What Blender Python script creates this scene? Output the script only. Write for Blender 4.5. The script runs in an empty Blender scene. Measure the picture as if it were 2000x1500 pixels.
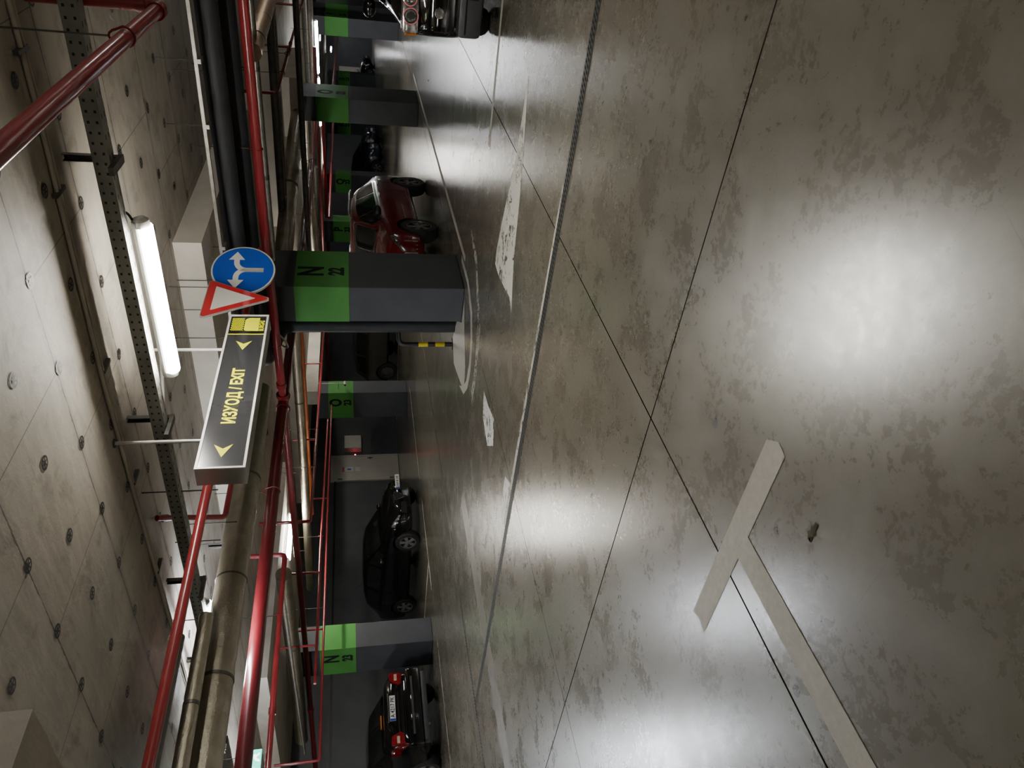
import bpy, bmesh, math, random
from mathutils import Vector, Matrix
random.seed(7)
C = bpy.context.scene.collection
PI = math.pi
# ------------------------------------------------------------------ materials
def nodes(name):
    m = bpy.data.materials.new(name); m.use_nodes = True
    nt = m.node_tree
    for n in list(nt.nodes): nt.nodes.remove(n)
    out = nt.nodes.new('ShaderNodeOutputMaterial'); b = nt.nodes.new('ShaderNodeBsdfPrincipled')
    nt.links.new(b.outputs[0], out.inputs[0])
    return m, nt, b
class NB:
    """small helper for building node math"""
    def __init__(s, nt): s.nt = nt
    def n(s, t, **k):
        x = s.nt.nodes.new(t)
        for a, v in k.items(): setattr(x, a, v)
        return x
    def put(s, sock, v):
        if isinstance(v, (int, float)): sock.default_value = v
        elif isinstance(v, (tuple, list)): sock.default_value = v
        else: s.nt.links.new(v, sock)
    def m(s, op, a, b=None, c=None):
        x = s.n('ShaderNodeMath', operation=op); s.put(x.inputs[0], a)
        if b is not None: s.put(x.inputs[1], b)
        if c is not None: s.put(x.inputs[2], c)
        return x.outputs[0]
    def noise(s, vec, scale, detail=4, rough=.6, dist=0):
        x = s.n('ShaderNodeTexNoise'); s.put(x.inputs['Vector'], vec)
        x.inputs['Scale'].default_value = scale; x.inputs['Detail'].default_value = detail
        x.inputs['Roughness'].default_value = rough; x.inputs['Distortion'].default_value = dist
        return x.outputs['Fac']
    def ramp(s, f, p0, p1, v0=0., v1=1.):
        x = s.n('ShaderNodeMapRange'); x.clamp = True; s.put(x.inputs[0], f)
        x.inputs[1].default_value = p0; x.inputs[2].default_value = p1
        x.inputs[3].default_value = v0; x.inputs[4].default_value = v1
        return x.outputs[0]
    def mix(s, f, a, b):
        x = s.n('ShaderNodeMix', data_type='RGBA'); s.put(x.inputs[0], f)
        s.put(x.inputs[6], a); s.put(x.inputs[7], b); return x.outputs[2]
    def bump(s, h, strength, dist=.01):
        x = s.n('ShaderNodeBump'); x.inputs['Strength'].default_value = strength
        x.inputs['Distance'].default_value = dist; s.put(x.inputs['Height'], h); return x.outputs[0]
    def pos(s):
        g = s.n('ShaderNodeNewGeometry'); return g.outputs['Position']
    def xyz(s, v):
        x = s.n('ShaderNodeSeparateXYZ'); s.put(x.inputs[0], v); return x.outputs
def rgb(c): return (c[0], c[1], c[2], 1.)
def plain(name, col, rough=.5, metal=0., coat=0., var=.15, vs=6., bump=0., spec=.5):
    m, nt, b = nodes(name); q = NB(nt)
    tc = q.n('ShaderNodeTexCoord').outputs['Object']
    f = q.noise(tc, vs, 4)
    lo = tuple(c*(1-var) for c in col); hi = tuple(min(1, c*(1+var)) for c in col)
    q.put(b.inputs['Base Color'], q.mix(q.ramp(f, .3, .7), rgb(lo), rgb(hi)))
    b.inputs['Roughness'].default_value = rough; b.inputs['Metallic'].default_value = metal
    b.inputs['Coat Weight'].default_value = coat; b.inputs['Coat Roughness'].default_value = .05
    b.inputs['Specular IOR Level'].default_value = spec
    if bump: q.put(b.inputs['Normal'], q.bump(q.noise(tc, vs*8, 3), bump))
    return m
def emit(name, col, s):
    m, nt, b = nodes(name)
    b.inputs['Base Color'].default_value = rgb(col)
    b.inputs['Emission Color'].default_value = rgb(col); b.inputs['Emission Strength'].default_value = s
    return m
M = {}
# ---- floor
def floor_mat():
    m, nt, b = nodes('polished_concrete'); q = NB(nt); p = q.pos(); X, Y, Z = q.xyz(p)
    big = q.noise(p, .55, 6, .62, .6); mid = q.noise(p, 2.6, 8, .7, .4); fine = q.noise(p, 26, 6, .7)
    col = q.mix(q.ramp(big, .30, .72), (.122, .106, .076, 1), (.198, .182, .140, 1))
    col = q.mix(q.ramp(mid, .42, .70, 0, .45), col, (.240, .224, .180, 1))
    col = q.mix(q.ramp(q.noise(p, 3.2, 8, .75, .3), .54, .78, 0, .28), col, (.105, .09, .07, 1))
    col = q.mix(q.ramp(fine, .5, .75, 0, .25), col, (.11, .095, .078, 1))
    # oily spots of dropped gum
    v = q.n('ShaderNodeTexVoronoi', feature='F1', voronoi_dimensions='2D'); q.put(v.inputs['Vector'], p); v.inputs['Scale'].default_value = 2.6
    wob = q.m('ADD', v.outputs['Distance'], q.m('MULTIPLY', fine, .05))
    rnd = q.xyz(v.outputs['Color'])[0]
    spot = q.m('MULTIPLY', q.m('LESS_THAN', wob, q.ramp(rnd, .8, 1, .055, .10)), q.m('GREATER_THAN', rnd, .80))
    col = q.mix(q.m('MULTIPLY', spot, .72), col, (.03, .032, .033, 1))
    # crazing cracks
    v2 = q.n('ShaderNodeTexVoronoi', feature='DISTANCE_TO_EDGE', voronoi_dimensions='2D'); q.put(v2.inputs['Vector'], p); v2.inputs['Scale'].default_value = 1.9
    crack = q.m('MULTIPLY', q.m('LESS_THAN', v2.outputs['Distance'], .0028), q.m('GREATER_THAN', mid, .53))
    col = q.mix(q.m('MULTIPLY', crack, .22), col, (.05, .045, .04, 1))
    # repaired strip beside the drains
    w = q.m('MULTIPLY', mid, .05)
    st = q.m('LESS_THAN', q.m('ABSOLUTE', q.m('SUBTRACT', q.m('ADD', X, w), -7.94)), .2)
    st = q.m('MULTIPLY', st, q.m('LESS_THAN', Y, 7.6))
    col = q.mix(q.m('MULTIPLY', st, .75), col, (.135, .112, .09, 1))
    # drain margins
    dm = q.m('LESS_THAN', q.m('ABSOLUTE', q.m('SUBTRACT', Y, 4.80)), q.ramp(mid, .3, .7, .1, .24))
    col = q.mix(q.m('MULTIPLY', dm, .35), col, (.14, .12, .1, 1))
    # saw-cut joints
    j = None
    for ax, c0, hw in ((Y, 2.78, .0052), (X, -2.38, .0055), (X, -5.26, .0038), (Y, 11.46, .005), (X, .5, .004), (Y, 20.1, .007), (X, -11.9, .006), (Y, 28.8, .01)):
        t = q.m('LESS_THAN', q.m('ABSOLUTE', q.m('SUBTRACT', ax, c0)), hw)
        j = t if j is None else q.m('MAXIMUM', j, t)
    col = q.mix(j, col, (.006, .005, .005, 1))
    q.put(b.inputs['Base Color'], col)
    r = q.ramp(mid, .3, .72, .20, .40)
    r = q.m('ADD', r, q.ramp(fine, .3, .8, -.05, .09))
    r = q.m('ADD', r, q.m('MULTIPLY', q.m('ADD', st, j), .25))
    # wheel-worn lanes away from the camera are shinier
    r = q.m('MULTIPLY', r, q.ramp(Y, 3, 14, 1.0, .62))
    q.put(b.inputs['Roughness'], r)
    h = q.m('ADD', q.m('MULTIPLY', mid, .5), q.m('MULTIPLY', fine, .3))
    q.put(b.inputs['Normal'], q.bump(h, .10, .02))
    q.put(b.inputs['Specular IOR Level'], q.m('SUBTRACT', 1., j)); q.put(b.inputs['Coat Weight'], q.m('MULTIPLY', q.m('SUBTRACT', 1., j), q.ramp(q.noise(p, 1.3, 4, .6), .35, .65, .65, 1.))); b.inputs['Coat Roughness'].default_value = .25
    return m
M['floor'] = floor_mat()
def ceil_mat():
    m, nt, b = nodes('insulation_board'); q = NB(nt); p = q.pos(); X, Y, Z = q.xyz(p)
    big = q.noise(p, .7, 5, .6, .5); mid = q.noise(p, 4, 7, .7, .3)
    mp = q.n('ShaderNodeMapping'); q.put(mp.inputs[0], p); mp.inputs['Scale'].default_value = (1.2, 7, 1); mp.inputs['Rotation'].default_value = (0, 0, .5)
    streak = q.noise(mp.outputs[0], 1.6, 6, .7)
    col = q.mix(q.ramp(big, .3, .7), (.27, .242, .20, 1), (.43, .395, .335, 1))
    col = q.mix(q.ramp(streak, .46, .70, 0, .55), col, (.50, .46, .39, 1))
    col = q.mix(q.ramp(mid, .52, .74, 0, .7), col, (.15, .128, .10, 1))
    # board joints: long joints every metre, short joints staggered
    wob = q.m('MULTIPLY', q.m('SUBTRACT', mid, .5), .03)
    t = q.m('FRACT', q.m('ADD', q.m('ADD', Y, wob), 96.10))   # joints at Y = 3.9 + n
    dj = q.m('MINIMUM', t, q.m('SUBTRACT', 1, t))
    row = q.m('FLOOR', q.m('ADD', Y, 96.10))
    par = q.m('MULTIPLY', q.m('FRACT', q.m('MULTIPLY', row, .5)), 1.2)
    u = q.m('DIVIDE', q.m('ADD', q.m('ADD', X, par), 2.25+60), 1.2); u = q.m('FRACT', u)
    dk = q.m('MULTIPLY', q.m('MINIMUM', u, q.m('SUBTRACT', 1, u)), 1.2)
    wid = q.ramp(mid, .35, .7, .001, .012)
    jt = q.m('MAXIMUM', q.m('LESS_THAN', dj, wid), q.m('MULTIPLY', q.m('LESS_THAN', dk, .0035), .8))
    col = q.mix(q.m('MULTIPLY', jt, .8), col, (.045, .036, .028, 1))
    soft = q.m('MULTIPLY', q.ramp(dj, 0, .06, 1, 0), q.ramp(big, .4, .65))
    col = q.mix(q.m('MULTIPLY', soft, .4), col, (.12, .1, .08, 1))
    q.put(b.inputs['Base Color'], col); b.inputs['Roughness'].default_value = .62
    q.put(b.inputs['Normal'], q.bump(q.m('ADD', mid, q.m('MULTIPLY', jt, -1.)), .35, .02))
    return m
M['ceiling'] = ceil_mat()
def wall_mat(name, a, bcol, band=False):
    m, nt, b = nodes(name); q = NB(nt); p = q.pos(); X, Y, Z = q.xyz(p)
    f = q.noise(p, 1.1, 5, .6)
    col = q.mix(q.ramp(f, .3, .7), rgb(a), rgb(bcol))
    if band:
        t = q.m('GREATER_THAN', Z, 2.75)
        col = q.mix(t, col, (.30, .27, .22, 1))
    q.put(b.inputs['Base Color'], col); b.inputs['Roughness'].default_value = .48
    q.put(b.inputs['Normal'], q.bump(q.noise(p, 40, 3), .12, .01)); return m
M['wall'] = wall_mat('dark_painted_wall', (.052, .056, .062), (.078, .083, .090))
M['column'] = plain('column_paint', (.070, .074, .082), .6, spec=.25, var=.12, vs=2, bump=.06)
M['column_green'] = plain('column_green_paint', (.085, .30, .065), .6, spec=.2, var=.06, vs=2)
M['ink'] = plain('dark_stencil', (.016, .022, .018), .7, spec=.15)
M['capital'] = plain('bare_concrete', (.52, .48, .41), .75, var=.18, vs=1.6, bump=.3)
M['red'] = plain('red_pipe_paint', (.27, .022, .026), .3, coat=.3, var=.12, vs=3)
M['red_deep'] = plain('deep_red_pipe_paint', (.13, .010, .013), .3, coat=.3, var=.12, vs=3)
M['red_dark'] = plain('dark_red_coupling', (.2, .012, .014), .4)
M['galv'] = plain('galvanised_steel', (.30, .285, .255), .42, metal=.8, var=.25, vs=12)
M['galv_dark'] = plain('dull_steel', (.12, .118, .105), .5, metal=.6, var=.25, vs=10)
def foil_mat():
    m, nt, b = nodes('crinkled_foil_wrap'); q = NB(nt)
    tc = q.n('ShaderNodeTexCoord').outputs['Object']
    mp = q.n('ShaderNodeMapping'); q.put(mp.inputs[0], tc); mp.inputs['Scale'].default_value = (1, 1, 1)
    f = q.noise(mp.outputs[0], 3, 4); g = q.noise(mp.outputs[0], 22, 5, .7)
    q.put(b.inputs['Base Color'], q.mix(q.ramp(f, .3, .7), (.30, .27, .20, 1), (.46, .42, .34, 1)))
    b.inputs['Metallic'].default_value = 1.; b.inputs['Roughness'].default_value = .36
    q.put(b.inputs['Normal'], q.bump(g, .45, .02)); return m
M['foil'] = foil_mat()
M['copper'] = plain('warm_foil_wrap', (.62, .46, .33), .42, metal=.7, var=.1)
M['black_foam'] = plain('black_pipe_insulation', (.016, .017, .020), .62, var=.3, vs=5, bump=.15)
M['black'] = plain('black_plastic', (.012, .012, .013), .4)
M['orange'] = plain('orange_conduit', (.42, .10, .02), .5)
M['rod'] = plain('threaded_rod', (.06, .055, .05), .5, metal=.5)
M['white_rod'] = plain('white_painted_tube', (.62, .60, .56), .35)
M['white'] = plain('white_paint', (.62, .60, .55), .55, var=.08)
M['housing'] = plain('lamp_housing', (.42, .42, .40), .5)
M['tray'] = None
def tray_mat():
    # perforated sheet: dark slots
    m, nt, b = nodes('perforated_sheet'); q = NB(nt)
    uv = q.n('ShaderNodeUVMap').outputs[0]; U, V, W = q.xyz(uv)
    fu = q.m('FRACT', U); fv = q.m('FRACT', V)
    hole = q.m('MULTIPLY', q.m('LESS_THAN', q.m('ABSOLUTE', q.m('SUBTRACT', fu, .5)), .13), q.m('LESS_THAN', q.m('ABSOLUTE', q.m('SUBTRACT', fv, .5)), .15))
    tc = q.n('ShaderNodeTexCoord').outputs['Object']
    c = q.mix(q.ramp(q.noise(tc, 3, 4), .3, .7), (.20, .20, .18, 1), (.33, .33, .30, 1))
    q.put(b.inputs['Base Color'], q.mix(hole, c, (.006, .006, .006, 1)))
    q.put(b.inputs['Metallic'], q.m('SUBTRACT', .45, q.m('MULTIPLY', hole, .45))); b.inputs['Roughness'].default_value = .5
    return m
M['tray'] = tray_mat()
def worn_paint(name, thr, sc=9., col=(.66, .64, .56)):
    m, nt, b = nodes(name); q = NB(nt); p = q.pos()
    f = q.m('ADD', q.m('MULTIPLY', q.noise(p, sc, 8, .75, .5), .7), q.m('MULTIPLY', q.noise(p, sc*.22, 3), .3))
    q.put(b.inputs['Alpha'], q.ramp(f, thr-.012, thr+.012))
    q.put(b.inputs['Base Color'], q.mix(q.ramp(q.noise(p, 30, 5, .7), .35, .7), rgb(tuple(c*.8 for c in col)), rgb(col)))
    b.inputs['Roughness'].default_value = .5; return m
M['worn'] = worn_paint('worn_white_road_paint', .45, 9., (.80, .78, .70))
M['worn2'] = worn_paint('scuffed_white_road_paint', .34, 14, (.56, .53, .46))
M['worn3'] = worn_paint('faded_white_road_paint', .46, 11, (.58, .56, .48))
M['worn4'] = worn_paint('nearly_gone_paint', .485, 12, (.55, .53, .46))
M['sign_blue'] = plain('blue_sign_face', (.012, .07, .40), .3, var=.05)
M['sign_white'] = plain('white_sign_face', (.60, .59, .54), .35, var=.04)
M['sign_red'] = plain('red_sign_border', (.45, .02, .025), .35, var=.05)
M['alu'] = plain('aluminium', (.55, .54, .51), .3, metal=.7, var=.08)
M['sign_dark'] = plain('charcoal_sign_face', (.030, .030, .032), .22, var=.05, coat=.4)
M['sign_strip'] = plain('black_sign_face', (.012, .012, .011), .2, var=.05)
M['yellow'] = emit('sign_yellow', (.70, .70, .0), .06); M['yellow'].node_tree.nodes['Principled BSDF'].inputs['Specular IOR Level'].default_value = .1
M['hazard_yellow'] = plain('hazard_yellow', (.62, .50, .03), .4, var=.1)
M['lens'] = emit('lit_diffuser', (1., .965, .88), 32.)
M['lens_far'] = emit('lit_diffuser_bright', (.97, .98, 1.), 17.)
M['lens_cool'] = emit('lit_diffuser_cool', (.90, .94, 1.), 46.)
M['lens_end'] = plain('clear_end_cap', (.8, .8, .76), .2)
M['exit_green'] = emit('lit_green_sign', (.01, .62, .42), .45)
M['exit_white'] = emit('lit_white_pictogram', (.9, 1., .95), .7)
M['led'] = emit('red_led', (1., .05, .08), 6.)
M['door'] = plain('cream_steel_door', (.46, .44, .39), .45, var=.06)
M['drain'] = plain('drain_steel', (.085, .085, .08), .45, metal=.4)
M['hole'] = plain('black_void', (.003, .003, .003), .9)
M['disc'] = plain('black_washer', (.022, .02, .018), .5)
M['wet'] = plain('wet_brown_leaf', (.06, .043, .014), .25)
M['tyre'] = plain('tyre_rubber', (.012, .012, .012), .75)
M['rim'] = plain('alloy_rim', (.42, .41, .40), .3, metal=.75)
M['rim_dark'] = plain('dark_hub', (.02, .02, .02), .5)
M['well'] = plain('wheel_well', (.006, .006, .006), .9)
M['glass'] = plain('tinted_window_glass', (.038, .046, .043), .04, coat=.6, var=.3, vs=1.5, spec=.9)
M['chrome'] = plain('chrome', (.7, .69, .66), .12, metal=1., var=.03)
M['trimgrey'] = plain('grey_bumper_plastic', (.035, .036, .040), .5, var=.2)
M['lampglass'] = plain('clear_headlamp', (.30, .29, .28), .14, metal=.6, coat=.8, var=.8, vs=22)
M['tail'] = plain('red_tail_lamp', (.20, .006, .010), .15, coat=.8, var=.45, vs=22)
M['tail_clear'] = plain('clear_reverse_lamp', (.5, .42, .30), .15, coat=.8, var=.4, vs=22)
M['amber'] = plain('amber_lamp', (.5, .16, .03), .2, coat=.6)
M['plate'] = plain('number_plate_white', (.66, .66, .64), .35, var=.03)
M['plate_blue'] = plain('number_plate_blue', (.01, .04, .42), .35)
M['pink'] = plain('pink_ring_reflection', (.75, .22, .25), .3, coat=.5)  # pink colour stands in for reddish reflections around the headlamps
M['cab_red'] = plain('sign_print_red', (.5, .06, .06), .5)
def paint(name, col, rough=.07):
    return plain(name, col, rough, metal=0., coat=.7, var=.04, spec=.4)
M['p_black'] = paint('black_car_paint', (.0045, .0045, .0048))
M['p_red'] = paint('dark_red_car_paint', (.16, .006, .010), .2)
M['p_beige'] = paint('dark_bronze_car_paint', (.055, .052, .042), .25)
M['p_blue'] = paint('midnight_blue_car_paint', (.01, .016, .035))
# ------------------------------------------------------------------ mesh helpers
def obj(name, bm, mats, parent=None, smooth=False, loc=None):
    me = bpy.data.meshes.new(name)
    bmesh.ops.recalc_face_normals(bm, faces=bm.faces[:]) if smooth != 'keep' else None
    bm.to_mesh(me); bm.free()
    for m in (mats if isinstance(mats, (list, tuple)) else [mats]): me.materials.append(m)
    if smooth:
        for p in me.polygons: p.use_smooth = True
        if smooth != 'all':
            try: me.set_sharp_from_angle(angle=math.radians(38))
            except Exception: pass
    o = bpy.data.objects.new(name, me); C.objects.link(o)
    if parent is not None: o.parent = parent
    if loc is not None: o.location = loc
    return o
def tag(o, label, cat, group=None, kind=None):
    o['label'] = label; o['category'] = cat
    if group: o['group'] = group
    if kind: o['kind'] = kind
    return o
def thing(name, label, cat, loc=(0, 0, 0), rz=0, group=None, kind=None):
    o = bpy.data.objects.new(name, None); C.objects.link(o)
    o.location = loc; o.rotation_euler = (0, 0, rz); o.empty_display_size = .2
    return tag(o, label, cat, group, kind)
def struct(name, bm, m, **k):
    o = obj(name, bm, m, **k); o['kind'] = 'structure'; return o
def box(bm, x0, y0, z0, x1, y1, z1, bev=0, mi=0, mat=None):
    vs = [bm.verts.new(p) for p in ((x0,y0,z0),(x1,y0,z0),(x1,y1,z0),(x0,y1,z0),(x0,y0,z1),(x1,y0,z1),(x1,y1,z1),(x0,y1,z1))]
    fs = [bm.faces.new([vs[i] for i in f]) for f in ((3,2,1,0),(4,5,6,7),(0,1,5,4),(1,2,6,5),(2,3,7,6),(3,0,4,7))]
    for f in fs: f.material_index = mi
    if bev:
        es = list({e for f in fs for e in f.edges})
        r = bmesh.ops.bevel(bm, geom=es, offset=bev, segments=2, affect='EDGES', profile=.5)
        for f in r['faces']: f.material_index = mi
        vs = list({v for f in bm.faces for v in f.verts}) if mat else vs
    if mat is not None: bmesh.ops.transform(bm, matrix=mat, verts=vs)
    return bm
def B(*a, **k):
    bm = bmesh.new(); return box(bm, *a, **k)
def fillet(pts, r=.08, n=5):
    P = [Vector(p) for p in pts]; out = [P[0]]
    for i in range(1, len(P)-1):
        a, b, c = P[i-1], P[i], P[i+1]
        d1 = (a-b); d2 = (c-b); rr = min(r, d1.length*.49, d2.length*.49)
        s, e = b+d1.normalized()*rr, b+d2.normalized()*rr
        for k in range(n+1):
            t = k/n; out.append((1-t)**2*s+2*t*(1-t)*b+t*t*e)
    out.append(P[-1]); return out
def tube(bm, pts, r, n=16, caps=True, mi=0, rad=None, r2=.1):
    P = fillet(pts, r2) if len(pts) > 2 and r2 else [Vector(p) for p in pts]
    t0 = (P[1]-P[0]).normalized()
    up = Vector((0, 0, 1)) if abs(t0.z) < .9 else Vector((1, 0, 0))
    a = t0.cross(up).normalized(); rings = []
    for i, p in enumerate(P):
        t = (P[min(i+1, len(P)-1)]-P[max(i-1, 0)]).normalized()
        a = (a-t*a.dot(t)).normalized(); b = t.cross(a)
        rr = rad(i, len(P)) if rad else r
        rings.append([bm.verts.new(p+a*rr*math.cos(2*PI*k/n)+b*rr*math.sin(2*PI*k/n)) for k in range(n)])
    for i in range(len(rings)-1):
        for k in range(n):
            f = bm.faces.new((rings[i][k], rings[i][(k+1)%n], rings[i+1][(k+1)%n], rings[i+1][k])); f.material_index = mi
    if caps:
        bm.faces.new(rings[0][::-1]).material_index = mi; bm.faces.new(rings[-1]).material_index = mi
    return bm
def T(pts, r, **k):
    bm = bmesh.new(); return tube(bm, pts, r, **k)
def lathe(bm, prof, n=32, mat=None, mi=0):
    """profile (radius, y) revolved about the local y axis"""
    rings = []
    for (r, y) in prof:
        if r < 1e-5: rings.append([bm.verts.new((0, y, 0))])
        else: rings.append([bm.verts.new((r*math.cos(2*PI*k/n), y, r*math.sin(2*PI*k/n))) for k in range(n)])
    for A, D in zip(rings, rings[1:]):
        for k in range(n):
            if len(A) == 1 and len(D) == 1: continue
            if len(A) == 1: f = bm.faces.new((A[0], D[k], D[(k+1)%n]))
            elif len(D) == 1: f = bm.faces.new((A[k], D[0], A[(k+1)%n]))
            else: f = bm.faces.new((A[k], D[k], D[(k+1)%n], A[(k+1)%n]))
            f.material_index = mi
    if mat is not None: bmesh.ops.transform(bm, matrix=mat, verts=[v for r in rings for v in r])
    return bm
def prism(bm, poly, plane, lo, hi, mi=0):
    """polygon extruded: plane 'x' -> points are (y,z), extruded in x between lo and hi; 'z' -> (x,y)"""
    def P(a, b, t): return {'x': (t, a, b), 'y': (a, t, b), 'z': (a, b, t)}[plane]
    A = [bm.verts.new(P(a, b, lo)) for a, b in poly]; D = [bm.verts.new(P(a, b, hi)) for a, b in poly]
    bm.faces.new(A[::-1]).material_index = mi; bm.faces.new(D).material_index = mi
    n = len(poly)
    for i in range(n): bm.faces.new((A[i], A[(i+1)%n], D[(i+1)%n], D[i])).material_index = mi
    return bm
def text_obj(name, s, size, mat, parent, M4, bold=.0, sx=1., align='LEFT', depth=.001):
    cu = bpy.data.curves.new(name+'_font', 'FONT'); cu.body = s; cu.size = size; cu.offset = bold; cu.extrude = depth
    cu.align_x = align; cu.resolution_u = 4
    t = bpy.data.objects.new(name+'_tmp', cu); C.objects.link(t)
    bpy.context.view_layer.update()
    dg = bpy.context.evaluated_depsgraph_get()
    me = bpy.data.meshes.new_from_object(t.evaluated_get(dg))
    bpy.data.objects.remove(t); me.name = name
    me.transform(M4 @ Matrix.Diagonal((sx, 1, 1, 1)))
    me.materials.clear(); me.materials.append(mat)
    o = bpy.data.objects.new(name, me); C.objects.link(o); o.parent = parent
    return o
def frame(origin, right, up):
    r = Vector(right).normalized(); u = Vector(up).normalized(); n = r.cross(u)
    m = Matrix(((r.x, u.x, n.x, origin[0]), (r.y, u.y, n.y, origin[1]), (r.z, u.z, n.z, origin[2]), (0, 0, 0, 1)))
    return m
FACE_X = ((0, 1, 0), (0, 0, 1))      # on a face looking towards +X, reading along +Y
FACE_Y = ((1, 0, 0), (0, 0, 1))      # on a face looking towards -Y, reading along +X
# ------------------------------------------------------------------ camera
def camera():
    f, P_, R_, yaw = 1416., .2126, .0145, .6546
    cy, sy, cp, sp = math.cos(yaw), math.sin(yaw), math.cos(P_), math.sin(P_)
    right = Vector((cy, sy, 0)); fwd = Vector((-sy*cp, cy*cp, -sp)); up = right.cross(fwd)
    down = -up
    eu = right*math.cos(R_)+down*math.sin(R_); ev = -right*math.sin(R_)+down*math.cos(R_)
    cam = bpy.data.cameras.new('camera'); o = bpy.data.objects.new('camera', cam); C.objects.link(o)
    z = -fwd; x = ev; y = eu
    o.matrix_world = Matrix(((x.x, y.x, z.x, 0), (x.y, y.y, z.y, 0), (x.z, y.z, z.z, 1.55), (0, 0, 0, 1)))
    cam.sensor_width = 36; cam.sensor_fit = 'HORIZONTAL'; cam.lens = 36*f/2000.
    cam.clip_end = 300; cam.clip_start = .05
    bpy.context.scene.camera = o
camera()
CZ = 3.3
# ------------------------------------------------------------------ setting
XL, XR, YN, YF = -19.15, 9., -9., 60.
struct('floor', B(XL-.2, YN-.2, -.2, XR+.2, YF+.2, 0), M['floor'])
struct('ceiling', B(XL-.2, YN-.2, CZ, XR+.2, YF+.2, CZ+.2), M['ceiling'])
struct('wall_left', B(XL-.2, YN, 0, XL, YF, CZ), M['wall'])
struct('wall_right', B(XR, YN, 0, XR+.2, YF, CZ), M['wall'])
struct('wall_back', B(XL, YF, 0, XR, YF+.2, CZ), M['wall'])
struct('wall_front', B(XL, YN-.2, 0, XR, YN, CZ), M['wall'])
bm = bmesh.new()
box(bm, XL, YN, 2.29, XL+.035, 19.3, 2.35)
struct('trim_1', bm, M['black'])
# steel fire door in the left wall
def door(n, mat4, w=1.2, h=2.4):
    d = obj('door_%d' % n, B(0, 0, 0, w, .05, h, bev=.008), M['door']); d['kind'] = 'structure'
    d.matrix_world = mat4
    bm = bmesh.new()
    for a in ((-.07, -.01, 0, -.001, .07, h+.07), (w+.001, -.01, 0, w+.07, .07, h+.07), (-.001, -.01, h+.001, w+.001, .07, h+.07)): box(bm, *a)
    obj('frame', bm, M['door'], d)
    bm = bmesh.new(); tube(bm, [(w-.1, -.0, 1.05), (w-.1, -.06, 1.05), (w-.23, -.06, 1.05)], .012, n=8, r2=.02); box(bm, w-.12, -.008, .95, w-.08, 0, 1.14)
    obj('handle', bm, M['black'], d)
    for z in (.2, h-.35):
        obj('hinge', T([(.01, -.015, z), (.01, -.015, z+.16)], .018, n=8), M['black'], d)
    s = obj('notice', B(w*.33, -.004, 1.66, w*.33+.24, -.0005, 1.98), M['white'], d); s['label'] = 'white notice with red band and pictogram'
    obj('notice_band', B(w*.33, -.007, 1.98, w*.33+.24, -.0045, 2.06), M['cab_red'], s)
    obj('pictogram', B(w*.33+.08, -.007, 1.74, w*.33+.16, -.0045, 1.88), M['plate_blue'], s)
    s = obj('notice', B(w*.33, -.004, 1.42, w*.33+.24, -.0005, 1.6), M['white'], d)
    return d
door(1, frame((XL+.051, 20.55, .01), (0, -1, 0), (0, 0, 1)) @ Matrix.Identity(4) if False else Matrix.Translation((XL+.055, 19.34, .01)) @ Matrix.Rotation(PI/2, 4, 'Z'))
door(2, Matrix.Translation((-16.5, YF-.055, .01)), 1.25, 2.35)
t = thing('wall_cabinet', 'light grey electrical box on the dark wall beside the cream door', 'electrical box', (XL, 21.2, 1.36))
obj('casing', B(.001, -.36, 0, .22, .36, .64, bev=.01), M['door'], t)
obj('lid', B(.221, -.34, .02, .235, .34, .62, bev=.004), M['white'], t)
t = obj('indicator_light', lathe(bmesh.new(), [(0, .012), (.02, .01), (.026, 0), (0, -.004)], 12, Matrix.Translation((XL+.012, 20.68, 1.6)) @ Matrix.Rotation(-PI/2, 4, 'Z')), M['led'])
tag(t, 'tiny glowing red indicator light between the grey box and the door', 'indicator light')
# ------------------------------------------------------------------ columns with capitals
def drop(n, x0, y0, x1, y1, z=3.03):
    return struct('trim_%d' % n, B(x0, y0, z, x1, y1, CZ-.001), M['capital'])
drop(2, -7.45, 6.99, -3.54, 12.1)
drop(3, -7.45, 15.6, -3.54, 20.8)
drop(4, -7.45, 24.3, -3.54, 29.5)
drop(5, -16.3, 6.99, -11.34, 12.1)
drop(6, -16.3, 15.6, -11.34, 20.8)
drop(7, -7.45, -2.5, -3.45, 2.08)
struct('trim_8', B(-5.9, 17.0, 2.67, -4.62, 19.6, 3.029), M['capital'])
struct('trim_9', B(-14.3, 17.75, 2.66, -13.80, 25.6, 3.029), M['capital'])
drop(10, -16.3, 24.3, -11.34, 29.5)
def column(lx, ly, dx, dy, letter, number, face, label, top=3.029, z0=1.62, z1=2.36, ls=.30, text=True):
    """corner nearest the aisle and camera at (lx, ly); extends dx to -X and dy to +Y"""
    t = thing('concrete_column', label, 'column', (lx, ly, 0), kind='thing')
    bm = B(-dx, 0, 0.001, 0, dy, z0, bev=.012); box(bm, -dx, 0, z1, 0, dy, top)
    obj('shaft', bm, M['column'], t)
    g = obj('green_band', B(-dx-.001, -.001, z0, .001, dy+.001, z1), M['column_green'], t); g['label'] = 'green painted band'
    if text:
        if face == 'x':
            o1 = frame((.002, dy*.30, z1-.13-ls), *FACE_X); o2 = frame((.002, dy*.22, z0+.07), *FACE_X); ca = dy*.42
            o1 = frame((.002, ca, z1-.075-ls), *FACE_X); o2 = frame((.002, ca, z0+.08), *FACE_X)
        else:
            ca = -dx*.38
            o1 = frame((ca, -.002, z1-.075-ls), *FACE_Y); o2 = frame((ca, -.002, z0+.08), *FACE_Y)
        text_obj('lettering', letter, ls*1.60, M['ink'], t, o1, bold=.018, sx=.74, align='CENTER')
        text_obj('lettering', number, ls*.95, M['ink'], t, o2, bold=.014, sx=.78, align='CENTER')
    return t
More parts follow.
